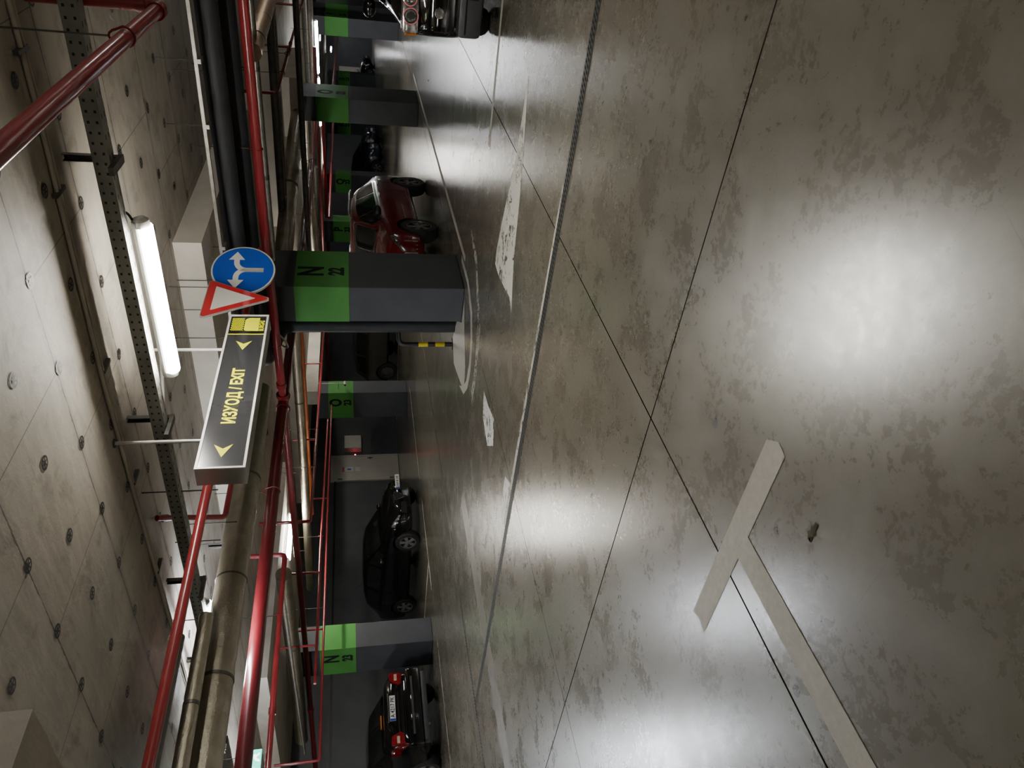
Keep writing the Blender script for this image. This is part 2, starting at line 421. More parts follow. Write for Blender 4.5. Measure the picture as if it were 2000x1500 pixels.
col_a = column(-5.19, 9.02, .56, 1.06, 'N', '22', 'x', 'grey and green column marked N 22, behind the road signs')
column(-5.19, 17.70, .56, 1.06, 'O', '22', 'x', 'grey and green column marked O 22, beyond the red car', top=2.669)
column(-5.19, 26.38, .56, 1.06, 'P', '22', 'x', 'grey and green column behind the black car at the photo edge')
t = column(-5.05, 27.75, .56, 1.1, 'P', '22', 'x', 'second column close behind the one by the black car', text=False)
column(-13.83, 9.02, .92, .59, 'N', '23', 'y', 'grey and green column marked N 23, between the two black parked cars')
column(-13.83, 17.70, .98, .59, 'O', '23', 'y', 'grey and green column marked O 23, with a camera mounted on it', top=2.659)
column(-13.2, 28.3, .92, .59, 'P', '23', 'y', 'far column partly hidden behind column N 22 and the red car roof')
column(-13.83, 34.9, .92, .59, 'Q', '23', 'y', 'grey and green column marked Q 23, behind the red car')
column(-13.83, 43.4, .92, .59, 'R', '23', 'y', 'grey and green column marked R 23, beside the far dark cars')
column(-13.4, 51.2, .92, .59, 'S', '23', 'y', 'farthest column, half hidden behind column O 22')
# pipe beside the near column, painted floor around it
t = thing('drain_pipe', 'thick black insulated pipe standing against column N 22', 'pipe', (-6.22, 9.66, 0))
obj('insulation', T([(0, 0, .001), (0, 0, 2.62), (0, -.98, 2.8), (1.2, -.98, 2.82), (9.8, -.98, 2.82)], .115, n=20, r2=.2), M['black_foam'], t, smooth=True)
t = thing('hoop_barrier', 'black and yellow striped steel hoop guard beside column N 22', 'barrier', (-6.6, 9.74, 0))
path = [(.30, .22, .001), (.30, .22, .86), (-.02, -.03, .86), (-.02, -.03, .001)]
obj('hoop', T(path, .038, n=14, r2=.1), M['black'], t, smooth=True)
for z in (.13, .40):
    for k in (0, 3): obj('stripe', T([(path[k][0], path[k][1], z), (path[k][0], path[k][1], z+.15)], .0395, n=14), M['hazard_yellow'], t, smooth=True)['label'] = 'yellow band'
obj('foot_plate', B(-.09, -.09, .001, .05, .05, .01), M['black'], t)
# small camera on column O 23
t = thing('security_camera', 'small white camera on a thin arm fixed to column O 23', 'camera', (-13.62, 17.9, 1.86))
obj('arm', T([(-.2, 0, .2), (-.02, 0, .2), (0, 0, .16), (0, 0, .02), ], .012, n=8, r2=.03), M['alu'], t)
obj('drop_rod', T([(.0, 0, .2), (.0, 0, .78), (.0, 0, .8)], .010, n=8, r2=0), M['alu'], t)
obj('body', lathe(bmesh.new(), [(0, -.09), (.035, -.085), (.045, -.05), (.045, .06), (.03, .08), (0, .085)], 16), M['sign_white'], t, smooth=True)
obj('lens', lathe(bmesh.new(), [(0, -.105), (.028, -.10), (.03, -.086), (0, -.08)], 14), M['black'], t, smooth=True)
# ------------------------------------------------------------------ lamps
def batten(x, y, z, length, along, label, mat, group='lit ceiling batten lamps', rods=True, ceil=CZ, top_z=None):
    t = thing('batten_lamp', label, 'ceiling lamp', (x, y, z), 0 if along == 'x' else PI/2, group)
    L = length/2
    bm = bmesh.new()
    prof = [(-.046, .036), (-.05, .05), (-.035, .075), (.035, .075), (.05, .05), (.046, .036)]
    vs0 = [bm.verts.new((-L+.02, a, b)) for a, b in prof]; vs1 = [bm.verts.new((L-.02, a, b)) for a, b in prof]
    bm.faces.new(vs0[::-1]); bm.faces.new(vs1)
    for i in range(6): bm.faces.new((vs0[i], vs0[(i+1)%6], vs1[(i+1)%6], vs1[i]))
    obj('housing', bm, M['housing'], t)
    n = 7; bm = bmesh.new(); R0 = []; R1 = []
    for k in range(n+1):
        a = math.radians(-38)+math.radians(256)*k/n; yy = -.060*math.cos(a); zz = .004-.050*math.sin(a)
        R0.append(bm.verts.new((-L+.06, yy, zz))); R1.append(bm.verts.new((L-.06, yy, zz)))
    for k in range(n): bm.faces.new((R0[k], R0[k+1], R1[k+1], R1[k]))
    bm.faces.new(R0); bm.faces.new(R1[::-1]); bm.faces.new((R0[0], R1[0], R1[-1], R0[-1]))
    obj('diffuser', bm, mat, t, smooth=True)
    for s in (-1, 1):
        bm = bmesh.new()
        tube(bm, [(s*(L-.062), 0, .02), (s*(L-.02), 0, .022), (s*L, 0, .026)], .056, n=16, r2=0, rad=lambda i, m: (.057, .052, .03)[i])
        obj('end_cap', bm, M['lens_end'], t, smooth=True)
    if rods:
        for s in (-1, 1):
            obj('hanger', T([(s*L*.6, 0, .07), (s*L*.6, 0, (top_z or ceil)-z-.002)], .006, n=6), M['rod'], t)
    return t
l1 = batten(-2.905, 4.80, 2.90, 1.30, 'x', 'long glowing batten lamp hanging below the perforated tray', M['lens'], top_z=2.975)
obj('power_cord', T([(.62, 0, .07), (.70, -.02, .09), (.70, -.06, .16), (.64, -.1, .14)], .009, n=8, r2=.04), M['black'], l1)
batten(-6.95, 4.72, 3.0, 1.45, 'x', 'glowing batten lamp glimpsed between the foil wrapped ducts', M['lens_cool'])
batten(-12.06, 10.6, 2.93, 1.3, 'y', 'glowing batten lamp between the red pipes above the front of the black car', M['lens'])
batten(-5.15, 22.1, 2.46, 1.45, 'x', 'far bright batten lamp low over the aisle, nearer the photo edge', M['lens_far'])
batten(-6.62, 22.1, 2.46, 1.45, 'x', 'far bright batten lamp low over the aisle, next to column O 22', M['lens_far'])
batten(-7.4, 36, 2.9, 1.5, 'x', 'added fill batten lamp, far and hidden behind column O 22', M['lens_far'])  # added to brighten the far part of the aisle
batten(-9.3, 14.9, 2.95, 1.2, 'y', 'fill batten lamp added out of sight behind the top of column N 22', M['lens'])  # fill lamp added for the bay floor, kept behind the column
batten(-13.4, 57.2, 2.93, 1.5, 'y', 'tiny far batten lamp glowing above the cream door at the end', M['lens_far'])
batten(-4.2, 41.5, 2.95, 1.6, 'x', 'far unseen batten lamp added as fill past the black car side', M['lens_far'])  # unseen lamp added to brighten the far aisle
batten(-10.6, 4.72, 3.0, 1.3, 'x', 'batten lamp over the floor by the rear bumper of the black sedan', M['lens_cool'])
batten(-11.7, 20.4, 2.93, 1.3, 'y', 'batten lamp over the parking bays behind column N 22', M['lens'])
batten(-10.5, 28.5, 2.93, 1.3, 'x', 'added fill batten lamp over the bays beyond the red car', M['lens'])  # added lamp, brightens the far bays
batten(-9.0, 46.5, 2.93, 1.5, 'x', 'added fill batten lamp deep in the aisle beyond the red car', M['lens_far'])  # added lamp, lights the deep end of the aisle
batten(1.6, 13.5, 2.95, 1.5, 'x', 'unseen fill batten lamp added over the aisle above the black car', M['lens'])  # unseen lamp added as fill over the aisle
batten(2.2, 4.8, 2.95, 1.3, 'x', 'fill batten lamp added out of view beside the red riser', M['lens'])  # fill lamp added outside the frame
for x, y, lab in ((-8.2, -3.6, 'added fill batten lamp behind the viewer, towards the dark wall'), (3.5, -3.6, 'added fill batten lamp behind the viewer, on the far side'), (4.5, 20, 'unseen fill batten lamp added past the black car'), (-16.4, 3.0, 'unseen fill batten lamp added over the bay beside the black sedan')):  # unseen lamps added around the viewer as fill light
    batten(x, y, 2.95, 1.3, 'x', lab, M['lens'])
# ------------------------------------------------------------------ red pipes and hangers
def clamp(parent, p, along, r, top=CZ):
    """pear shaped hanger and its rod"""
    x, y, z = p; bm = bmesh.new(); n = 16; R_ = r+.008; ring = []
    for k in range(n+1):
        a = -PI/2+2*PI*k/n
        u, w = math.cos(a)*R_, math.sin(a)*R_
        if w > 0: w *= 1.5; u *= .8
        ring.append((u, w))
    pts = [((x, y+u, z+w) if along == 'x' else (x+u, y, z+w)) for u, w in ring]
    tube(bm, pts, .006, n=6, r2=0, caps=False)
    o = obj('clamp', bm, M['red_dark'], parent)
    obj('hanger_rod', T([(x, y, z+R_*1.45), (x, y, top-.002)], .005, n=6), M['rod'], o)
def rpipe(name, pts, r, label, clamps=(), joints=(), mat='red', cat='pipe', r2=.07, group=None, n=16):
    t = thing(name, label, cat, (0, 0, 0), 0, group)
    obj('tube', T(pts, r, n=n, r2=r2), M[mat], t, smooth=True)
    for p, al in clamps: clamp(t, p, al, r)
    for a, b in joints: obj('coupling', T([a, b], r*1.28, n=n), M['red_dark'], t, smooth=True)
    return t
# A: near pipe crossing top of the view with its riser
rpipe('sprinkler_pipe', [(-.88, -4, 2.6), (-.93, 2.4, 2.6), (-.98, 4.86, 2.6), (-.98, 4.86, CZ-.002)], .038,
      'thick red pipe nearest the camera, bending up to the ceiling',
      clamps=[((-.955, 4.0, 2.6), 'y')], joints=[((-.979, 4.70, 2.6), (-.98, 4.78, 2.6)), ((-.98, 4.86, 2.68), (-.98, 4.86, 2.73))])
# B cross C D
rpipe('sprinkler_main', [(2.5, 8.50, 2.6), (-4.1, 8.46, 2.6), (-6.85, 8.76, 2.6)], .056, 'bright red pipe running in front of column N 22 to the cross joint',
      clamps=[((-3.1, 8.47, 2.6), 'x'), ((-5.9, 8.66, 2.6), 'x')], joints=[((-6.62, 8.735, 2.6), (-6.70, 8.743, 2.6))], r2=0)
t = thing('cross_fitting', 'dark red cross joint where four red pipes meet', 'pipe fitting', (-7.0, 8.77, 2.6))
bm = bmesh.new(); tube(bm, [(-.17, 0, 0), (.15, 0, 0)], .076, n=18); tube(bm, [(0, -.17, 0), (0, .17, 0)], .076, n=18)
obj('cross_body', bm, M['red'], t, smooth=True)
bm = bmesh.new()
for a, b in (((.1, 0, 0), (.15, 0, 0)), ((-.17, 0, 0), (-.12, 0, 0)), ((0, -.17, 0), (0, -.12, 0)), ((0, .12, 0), (0, .17, 0))): tube(bm, [a, b], .09, n=18)
obj('collar', bm, M['red_dark'], t, smooth=True)
rpipe('sprinkler_main', [(-7.0, 8.59, 2.6), (-6.98, 3.0, 2.6), (-6.9, -6, 2.6)], .078, 'broad dark red pipe running from the cross joint over the rear of the black sedan', mat='red_deep', clamps=[((-6.97, 6.9, 2.6), 'y')], r2=0, n=24)
rpipe('sprinkler_main', [(-7.02, 8.95, 2.6), (-7.1, 10.9, 2.6), (-7.5, 24, 2.62)], .070, 'dark red pipe running from the cross joint away behind column N 22', mat='red_deep', r2=0)
rpipe('sprinkler_main', [(-7.18, 8.77, 2.6), (-12.0, 8.80, 2.6), (-18.9, 8.55, 2.6)], .055, 'red pipe running from the cross joint over the black hatchback to the wall', mat='red_deep', clamps=[((-14.6, 8.70, 2.6), 'x')], joints=[((-15.4, 8.68, 2.6), (-15.5, 8.68, 2.6))], r2=0)
# E near branch
rpipe('sprinkler_pipe', [(-4.30, 8.36, 2.66), (-4.28, 4.0, 2.69), (-4.26, -5, 2.7)], .036, 'slim red pipe passing behind the lit exit sign', clamps=[((-4.28, 6.4, 2.675), 'y')], r2=0)
rpipe('sprinkler_drop', [(-5.12, 4.80, CZ-.02), (-5.60, 5.22, 2.82), (-5.58, 7.2, 2.80), (-5.6, 8.3, 2.78)], .027,
      'small dark red pipe dropping from the ceiling behind the exit sign', joints=[((-5.17, 4.84, 3.25), (-5.2, 4.87, 3.22))], r2=.05)
# far branches
def branches(t, pts, r):
    for (x, y, z, top) in pts:
        obj('branch', T([(x, y, z), (x, y, top)], r, n=8), M['red'], t, smooth=True)
t = rpipe('sprinkler_line', [(-3.30, 11.3, CZ-.002), (-3.30, 11.3, 2.6), (-3.34, 14.2, 2.6), (-3.5, 21.5, 2.6)], .026, 'thin red pipe with drops beyond the black insulated pipes', clamps=[((-3.31, 12.4, 2.6), 'y'), ((-3.33, 13.7, 2.6), 'y')], joints=[((-3.34, 13.95, 2.6), (-3.34, 14.05, 2.6)), ((-3.34, 14.4, 2.6), (-3.34, 14.5, 2.6))], n=10)
branches(t, [(-3.34, 14.2, 2.6, 3.28), (-3.43, 18.3, 2.6, 3.28)], .024)
t = rpipe('sprinkler_line', [(-10.42, 9.5, CZ-.002), (-10.42, 9.5, 2.4), (-10.80, 12.2, 2.4), (-11.25, 15.2, 2.4), (-11.6, 18.4, 2.4)], .030, 'thin red pipe passing just in front of column O 23', clamps=[((-10.66, 11.2, 2.4), 'y'), ((-10.85, 12.6, 2.4), 'y')], joints=[((-10.72, 11.65, 2.4), (-10.76, 11.9, 2.4))], n=10, r2=.05)
branches(t, [(-10.80, 12.2, 2.4, 2.9), (-11.33, 15.75, 2.4, 2.9)], .020)
t = rpipe('sprinkler_line', [(-11.85, 7.1, 2.3), (-11.98, 8.4, 2.3), (-12.05, 10.2, 2.3), (-12.57, 12.9, 2.3), (-13.1, 15.6, 2.3)], .026, 'thin red pipe above the hood of the black hatchback', clamps=[((-12.1, 10.6, 2.3), 'y')], n=10, r2=0)
branches(t, [(-11.93, 7.9, 2.3, 3.0), (-12.02, 9.6, 2.3, 3.0)], .020)
t = rpipe('sprinkler_line', [(-13.0, 6.35, 3.0), (-13.0, 6.35, 2.25), (-13.15, 8.6, 2.25), (-13.3, 12.6, 2.25), (-13.9, 17.2, 2.25)], .024, 'lowest thin red pipe above the roof of the black hatchback', clamps=[((-13.18, 9.6, 2.25), 'y')], n=10, r2=.05)
branches(t, [(-13.2, 9.1, 2.25, 3.0), (-13.35, 12.9, 2.25, 2.9)], .020)
t = rpipe('sprinkler_line', [(-8.75, 7.35, CZ-.002), (-8.75, 7.35, 2.6), (-8.75, 5.5, 2.6), (-8.95, 2.5, 2.6)], .036, 'red pipe with a bright glint beside the green exit sign', clamps=[((-8.75, 6.3, 2.6), 'y')], joints=[((-8.79, 5.0, 2.6), (-8.8, 4.92, 2.6)), ((-8.88, 4.3, 2.6), (-8.88, 4.22, 2.6))], n=12)
branches(t, [(-8.86, 4.25, 2.6, 3.28)], .022)
rpipe('sprinkler_line', [(-6.65, 24, 2.56), (-7.0, 21.5, 2.56), (-7.85, 13.3, 2.56)], .055, 'purple red pipe leading from column O 22 towards column N 22', clamps=[((-7.2, 19, 2.56), 'y'), ((-7.5, 16.4, 2.56), 'y')], r2=0)
rpipe('sprinkler_line', [(-5.0, 21.5, 2.5), (-12.0, 21.9, 2.5), (-18.8, 22.2, 2.5)], .05, 'dark red pipe crossing below the golden duct', mat='red_deep', r2=0, n=10)
rpipe('sprinkler_line', [(-8.0, 27.6, 2.6), (-12, 28.6, 2.6), (-18.8, 29.0, 2.6)], .075, 'dark red pipe crossing above column Q 23', r2=0, n=10)
rpipe('sprinkler_line', [(-11.2, 44, 2.42), (-11.6, 36, 2.42), (-12.0, 26, 2.42)], .06, 'pinkish lit red pipe beside the top of column R 23', clamps=[((-11.8, 31, 2.42), 'y')], r2=0, n=10)
rpipe('sprinkler_line', [(-4.2, 56, 2.5), (-3.9, 30, 2.5), (-3.9, 22, 2.5)], .06, 'dark red pipe beneath the far bright lamps', r2=0, n=10)
rpipe('sprinkler_line', [(-12.6, 58, 2.45), (-10.2, 34, 2.45)], .05, 'distant orange lit red pipe above the end wall', r2=0, n=10)
# ------------------------------------------------------------------ ducts and other pipes
def duct(name, pts, r, mat, label, bands=(), r2=0, n=24, cat='duct', group=None, rods=()):
    t = thing(name, label, cat, (0, 0, 0), 0, group)
    obj('casing', T(pts, r, n=n, r2=r2), M[mat], t, smooth=True)
    for a, b in bands: obj('band', T([a, b], r*1.035, n=n), M['galv_dark'], t, smooth=True)
    for (x, y, z) in rods: obj('hanger_rod', T([(x, y, z), (x, y, CZ-.002)], .006, n=6), M['rod'], t)
    return t
duct('round_duct', [(-6.28, 8.1, 2.80), (-6.25, 4, 2.80), (-6.25, -6, 2.80)], .15, 'foil', 'large foil wrapped round duct running beside the exit sign',
     bands=[((-6.26, 6.4, 2.8), (-6.26, 6.42, 2.8)), ((-6.26, 4.95, 2.8), (-6.26, 4.97, 2.8)), ((-6.25, 3.85, 2.8), (-6.25, 3.88, 2.8))], rods=[(-6.09, 5.6, 2.8), (-6.42, 5.6, 2.8)])
duct('foil_pipe', [(-5.82, 4.25, 2.88), (-5.84, 3, 2.88), (-5.9, -6, 2.88)], .062, 'foil', 'narrower shiny pipe alongside the large foil duct', cat='pipe', bands=[((-5.83, 3.4, 2.88), (-5.83, 3.43, 2.88))])
duct('foil_pipe', [(-5.60, 3.9, 3.03), (-5.6, -6, 3.03)], .06, 'galv_dark', 'dull grey pipe close under the ceiling beside the shiny pipe', cat='pipe')
duct('insulated_pipe', [(6, 8.12, 2.90), (-1.5, 8.12, 2.90), (-7.2, 8.30, 2.90)], .11, 'black_foam', 'upper black insulated pipe leading behind the blue sign', cat='pipe', bands=[], rods=[(-2.2, 8.1, 2.9)])
duct('steel_pipe', [(3, 9.18, 2.62), (-2.9, 9.2, 2.62), (-4.9, 9.23, 2.62)], .045, 'galv', 'grey steel pipe running just below the bright red pipe', cat='pipe', bands=[((-2.4, 9.2, 2.62), (-2.45, 9.2, 2.62)), ((-3.7, 9.21, 2.62), (-3.75, 9.21, 2.62))], rods=[(-2.42, 9.19, 2.66)])
duct('steel_pipe', [(2, 13.4, 2.8), (-2.7, 13.1, 2.8), (-6.4, 12.7, 2.8)], .065, 'galv_dark', 'dark steel pipe beyond the grey steel pipe', cat='pipe')
duct('steel_pipe', [(2, 13.75, 2.78), (-2.7, 13.4, 2.78), (-5.6, 13.05, 2.78)], .06, 'galv', 'bright edged steel pipe beside the dark steel pipe', cat='pipe')
duct('steel_pipe', [(3, 14.6, 2.47), (-3.9, 14.35, 2.47), (-8.4, 14.3, 2.47)], .055, 'galv_dark', 'long dark pipe crossing just above column O 22', cat='pipe')
duct('copper_foil_duct', [(-2.17, 8.86, 2.6), (-2.05, 10.9, 2.6), (-1.9, 16, 2.6)], .10, 'copper', 'short copper coloured wrapped duct end above the aisle',
     bands=[((-2.14, 9.3, 2.6), (-2.14, 9.32, 2.6)), ((-2.1, 10.1, 2.6), (-2.1, 10.12, 2.6))])
duct('round_duct', [(-5.35, 18, 2.72), (-5.6, 14.3, 2.72), (-6.15, 11.2, 2.72), (-6.4, 9.9, 2.72)], .155, 'foil', 'silver round duct sloping behind column N 22', bands=[((-5.7, 13.7, 2.72), (-5.71, 13.66, 2.72))])
duct('round_duct', [(-7.0, 11.40, 2.62), (-10.2, 11.42, 2.62), (-14.1, 10.82, 2.62)], .085, 'foil', 'golden lit round duct above the black hatchback', bands=[((-9.1, 11.41, 2.62), (-9.13, 11.41, 2.62)), ((-12.0, 11.15, 2.62), (-12.03, 11.15, 2.62))], rods=[(-10.9, 11.3, 2.7), (-13.0, 11.0, 2.7)])
duct('orange_conduit', [(-8.3, 12.75, 2.6), (-10.7, 12.6, 2.6), (-13.3, 12.35, 2.6)], .035, 'orange', 'thin orange pipe beside the golden duct', cat='pipe', n=12)
duct('round_duct', [(-8.2, 19.2, 2.7), (-14, 21.5, 2.7)], .16, 'foil', 'golden lit round duct beyond column N 22')
duct('round_duct', [(-2, 25.5, 2.85), (-12, 26, 2.85), (-18.5, 26, 2.85)], .16, 'galv', 'far silver round duct crossing beyond column O 22')
duct('steel_pipe', [(2, 21.9, 2.60), (-4.4, 22.1, 2.60), (-7.6, 22.2, 2.60)], .085, 'galv', 'bright silver pipe just above the far bright lamps', cat='pipe')
duct('steel_pipe', [(3, 31.0, 2.80), (-9.5, 31.5, 2.80), (-15, 31.5, 2.8)], .07, 'galv', 'far thin steel pipe crossing near the bright lamps', cat='pipe')
duct('steel_pipe', [(-4.9, 56, 2.62), (-6.1, 36, 2.62), (-8.5, 22, 2.62)], .06, 'galv_dark', 'far grey pipe running along the aisle ceiling', cat='pipe')
duct('steel_pipe', [(-9.6, 40, 2.72), (-11.4, 24, 2.72)], .08, 'galv_dark', 'far dull pipe behind the far red pipes', cat='pipe')
duct('round_duct', [(-10.0, 8.0, 2.75), (-13.2, 8.2, 2.75), (-15.4, 8.0, 2.75)], .13, 'foil', 'dim round duct passing in front of the top of column N 23', bands=[((-12.2, 8.14, 2.75), (-12.25, 8.14, 2.75))])
duct('steel_pipe', [(-9.6, 7.45, 2.72), (-14.6, 7.3, 2.62)], .03, 'galv', 'thin steel pipe beside the dim round duct', cat='pipe', n=10)
# ------------------------------------------------------------------ trays, channels and cables at the ceiling
def sheet_uv(bm, quads):
    uvl = bm.loops.layers.uv.new('UVMap')
    for vs, uvs in quads:
        f = bm.faces.new([bm.verts.new(v) for v in vs])
        for l, uv in zip(f.loops, uvs): l[uvl].uv = uv
def cable_tray(p0, p1, along, w, h, label, brackets=(), pitch=.045, rows=2, group=None):
    """tray hung with its perforated bottom downwards; p0->p1 centre line of the bottom"""
    t = thing('cable_tray', label, 'cable tray', p0, 0, group)
    L = (Vector(p1)-Vector(p0)).length
    d = (Vector(p1)-Vector(p0)).normalized(); s = Vector((-d.y, d.x, 0)); up = Vector((0, 0, 1))
    def pt(a, b, c): return d*a+s*b+up*c
    bm = bmesh.new(); u = L/pitch
    q = []
    q.append(([pt(0, -w/2, 0), pt(L, -w/2, 0), pt(L, w/2, 0), pt(0, w/2, 0)], [(0, 0), (u*.5, 0), (u*.5, rows), (0, rows)]))
    for sg in (-1, 1):
        q.append(([pt(0, sg*w/2, 0), pt(L, sg*w/2, 0), pt(L, sg*w/2, h), pt(0, sg*w/2, h)], [(0, 0), (u, 0), (u, rows), (0, rows)]))
        q.append(([pt(0, sg*w/2, h), pt(L, sg*w/2, h), pt(L, sg*(w/2-.012), h), pt(0, sg*(w/2-.012), h)], [(0, 0), (u, 0), (u, .1), (0, .1)]))
    sheet_uv(bm, q)
    obj('channel', bm, M['tray'], t)
    for k in range(3):
        obj('cable', T([pt(.05, (k-1)*.028, .014), pt(L-.05, (k-1)*.028, .014)], .010, n=6), M['black'], t)
    for a in brackets:
        bm = bmesh.new()
        zt = CZ-p0[2]
        # slotted upright and arm
        for (b0, b1) in ((-w/2-.055, -w/2-.012),):
            box(bm, 0, 0, 0, .042, .004, zt+.002); box(bm, 0, .004, 0, .004, .040, zt+.002); box(bm, .038, .004, 0, .042, .040, zt+.002)
        box(bm, -.004, -.002, -.03, .046, w+.14, .0)
        m4 = Matrix(((d.x, s.x, 0, 0), (d.y, s.y, 0, 0), (0, 0, 1, 0), (0, 0, 0, 1)))
        bmesh.ops.transform(bm, matrix=Matrix.Translation(d*a+s*(-w/2-.06)+up*(-.006)) @ m4, verts=bm.verts)
        o = obj('bracket', bm, M['galv_dark'], t)
        bm = bmesh.new()
        for k in range(5): box(bm, .012, -.003, .06+k*.05, .030, -.0005, .088+k*.05)
        bmesh.ops.transform(bm, matrix=Matrix.Translation(d*a+s*(-w/2-.06)+up*(-.006)) @ m4, verts=bm.verts)
        obj('slots', bm, M['housing'], o)
    return t
cable_tray((3.2, 4.86, 2.99), (-7.4, 4.56, 2.99), 'x', .11, .095, 'perforated steel cable tray running above the long glowing lamp', brackets=(5.05, 7.12, 9.05), rows=2, pitch=.062)
cable_tray((-7.02, 8.6, 2.86), (-7.02, -5, 2.86), 'y', .14, .06, 'dark perforated cable tray between the foil duct and the broad red pipe', brackets=(2.4, 3.9), rows=2)
cable_tray((-8.2, 4.3, 2.98), (-12.6, 4.1, 2.98), 'x', .2, .06, 'bright perforated cable tray beyond the foil duct', brackets=(1.2,), rows=4)
t = thing('steel_channel', 'slim galvanised channel hung below the ceiling beside the black pipes', 'channel', (0, 0, 0))
obj('rail', B(-7.0, 7.49, 2.93, 4.0, 7.535, 2.965, bev=.003), M['galv'], t)
for x in (-1.35, -1.95, -2.55, -3.85, -4.6):
    o = obj('bracket', B(x-.02, 7.48, 2.90, x+.02, 7.60, 2.929), M['galv'], t)
    obj('rod', T([(x, 7.52, 2.966), (x, 7.52, CZ-.002)], .005, n=6), M['rod'], o)
t = thing('ceiling_conduit', 'pair of slim conduits clipped along the ceiling boards', 'conduit', (0, 0, 0))
for k, dy in enumerate((0, .042)):
    obj('conduit', T([(3.5, 4.62+dy, 3.283), (-1.5, 4.58+dy, 3.283), (-3.4, 4.46+dy, 3.283), (-8.6, 4.5+dy, 3.283)], .013, n=8, r2=0), M['capital'], t)
for x in (-1.2, -2.0, -3.3, -4.4, -5.5):
    obj('clip', B(x-.012, 4.50, 3.268, x+.012, 4.66, 3.2985), M['galv_dark'], t)
t = obj('loose_cable', T([(-4.05, 5.9, 3.29), (-4.4, 5.7, 3.28), (-4.75, 5.3, 3.27), (-5.1, 5.1, 3.24), (-5.2, 5.0, 3.2)], .014, n=8, r2=.15), M['white_rod'])
tag(t, 'pale flexible cable curving along the ceiling behind the exit sign', 'cable')
t = obj('loose_cable', T([(-5.9, 8.95, 2.62), (-6.05, 8.98, 2.52), (-6.35, 9.2, 2.5), (-6.45, 9.5, 2.7)], .013, n=8, r2=.15), M['white_rod'])
tag(t, 'pale cable looping at the top of column N 22', 'cable')
# hanger rods that hold the pipes further back
for k, (x, y, z0, lab) in enumerate([(-4.66, 4.66, 2.70, 'thin dark rod holding the slim red pipe below the exit sign end'), (-5.85, 5.15, 2.88, 'thin dark rod between the slim red pipe and the shiny pipe')]):
    tag(obj('hanger_rod', T([(x, y, z0), (x, y, CZ-.002)], .006, n=6), M['rod']), lab, 'rod')
# ------------------------------------------------------------------ insulation washers in the ceiling boards
bm = bmesh.new(); n = 20
def ringf(r0, r1, z=0):
    A = [bm.verts.new((r0*math.cos(2*PI*k/n), r0*math.sin(2*PI*k/n), z)) for k in range(n)]
    D = [bm.verts.new((r1*math.cos(2*PI*k/n), r1*math.sin(2*PI*k/n), z)) for k in range(n)]
    for k in range(n): bm.faces.new((A[k], A[(k+1)%n], D[(k+1)%n], D[k]))
ringf(.032, .045, -.004); ringf(.001, .015, -.004); ringf(.043, .0435, -.002)
for k in range(6):
    a = 2*PI*k/6; c, s = math.cos(a), math.sin(a); w = .0052
    bm.faces.new([bm.verts.new(p) for p in ((c*.01-s*w, s*.01+c*w, -.004), (c*.01+s*w, s*.01-c*w, -.004), (c*.035+s*w, s*.035-c*w, -.004), (c*.035-s*w, s*.035+c*w, -.004))])
w0 = obj('insulation_washer', bm, M['disc']); me_w = w0.data; bpy.data.objects.remove(w0)
def drops(x, y):
    for (a, b, c, d) in ((-7.45, 6.99, -3.54, 12.1), (-7.45, -2.5, -3.45, 2.08), (-7.45, 15.6, -3.54, 20.8), (-16.3, 6.99, -11.34, 12.1)):
        if a-.06 < x < c+.06 and b-.06 < y < d+.06: return True
    return False
cnt = 0
for j in range(-4, 18):
    y = 3.92+.503*j
    off = 0 if j % 2 == 0 else .3
    for k in range(-3, 11):
        x = -2.23-off-.602*k if j % 2 == 0 else -1.63-.30-.602*k+.0
        az = math.atan2(x, y)+.6546           # keep only those in front of the camera's view
        el = math.atan2(1.75, math.hypot(x, y))
        if drops(x, y) or cnt >= 280 or abs(az) > .62 or el > .62 or y < 1.6: continue
        o = bpy.data.objects.new('insulation_washer', me_w); C.objects.link(o)
        o.location = (x+random.uniform(-.015, .015), y+random.uniform(-.015, .015), CZ-.0012); o.rotation_euler = (0, 0, random.uniform(0, 1))
        tag(o, 'round black spoked washer pinning the ceiling boards', 'washer', 'insulation washers in the ceiling boards'); cnt += 1
# ------------------------------------------------------------------ exit sign
SX = -3.79
t = thing('exit_sign', 'long dark hanging exit sign with yellow lettering and arrows', 'sign', (SX, 4.0, 2.33))
Ls, Hs, D = 2.05, .345, .16
obj('casing', B(-D, 0, 0, -.012, Ls, Hs), M['alu'], t)['label'] = 'brushed metal box'
bm = bmesh.new(); e = .018
box(bm, -.012, 0, 0, .004, Ls, e); box(bm, -.012, 0, Hs-e, .004, Ls, Hs); box(bm, -.012, 0, e, .004, e, Hs-e); box(bm, -.012, Ls-e, e, .004, Ls, Hs-e)
obj('rim', bm, M['white_rod'], t)
obj('face_panel', B(-.0115, e, e, -.002, 1.725, Hs-e), M['sign_dark'], t)
obj('logo_panel', B(-.0115, 1.738, e, -.002, Ls-e, Hs-e), M['sign_strip'], t)
obj('divider', B(-.0115, 1.7255, e, -.001, 1.7375, Hs-e), M['yellow'], t)
def stealth(y, z, s):   # arrowhead pointing to the reader's left
    return [(y-.066*s, z), (y+.072*s, z+.066*s), (y+.025*s, z), (y+.072*s, z-.066*s)]
for yy in (.185, 1.55):
    obj('arrow', prism(bmesh.new(), stealth(yy, .178, 1.), 'x', -.002, .0), M['yellow'], t)
text_obj('lettering', 'ИЗХОД / EXIT', .135, M['yellow'], t, frame((0, .49, .128), *FACE_X), bold=.004, sx=.82, depth=.0005)
text_obj('lettering', 'BURGAS', .058, M['yellow'], t, frame((0, 1.782, .030), *FACE_X), bold=.0015, sx=.80, depth=.0005)
bm = bmesh.new()
pl = [(1.785, .075), (2.0, .075), (2.0, .14)]
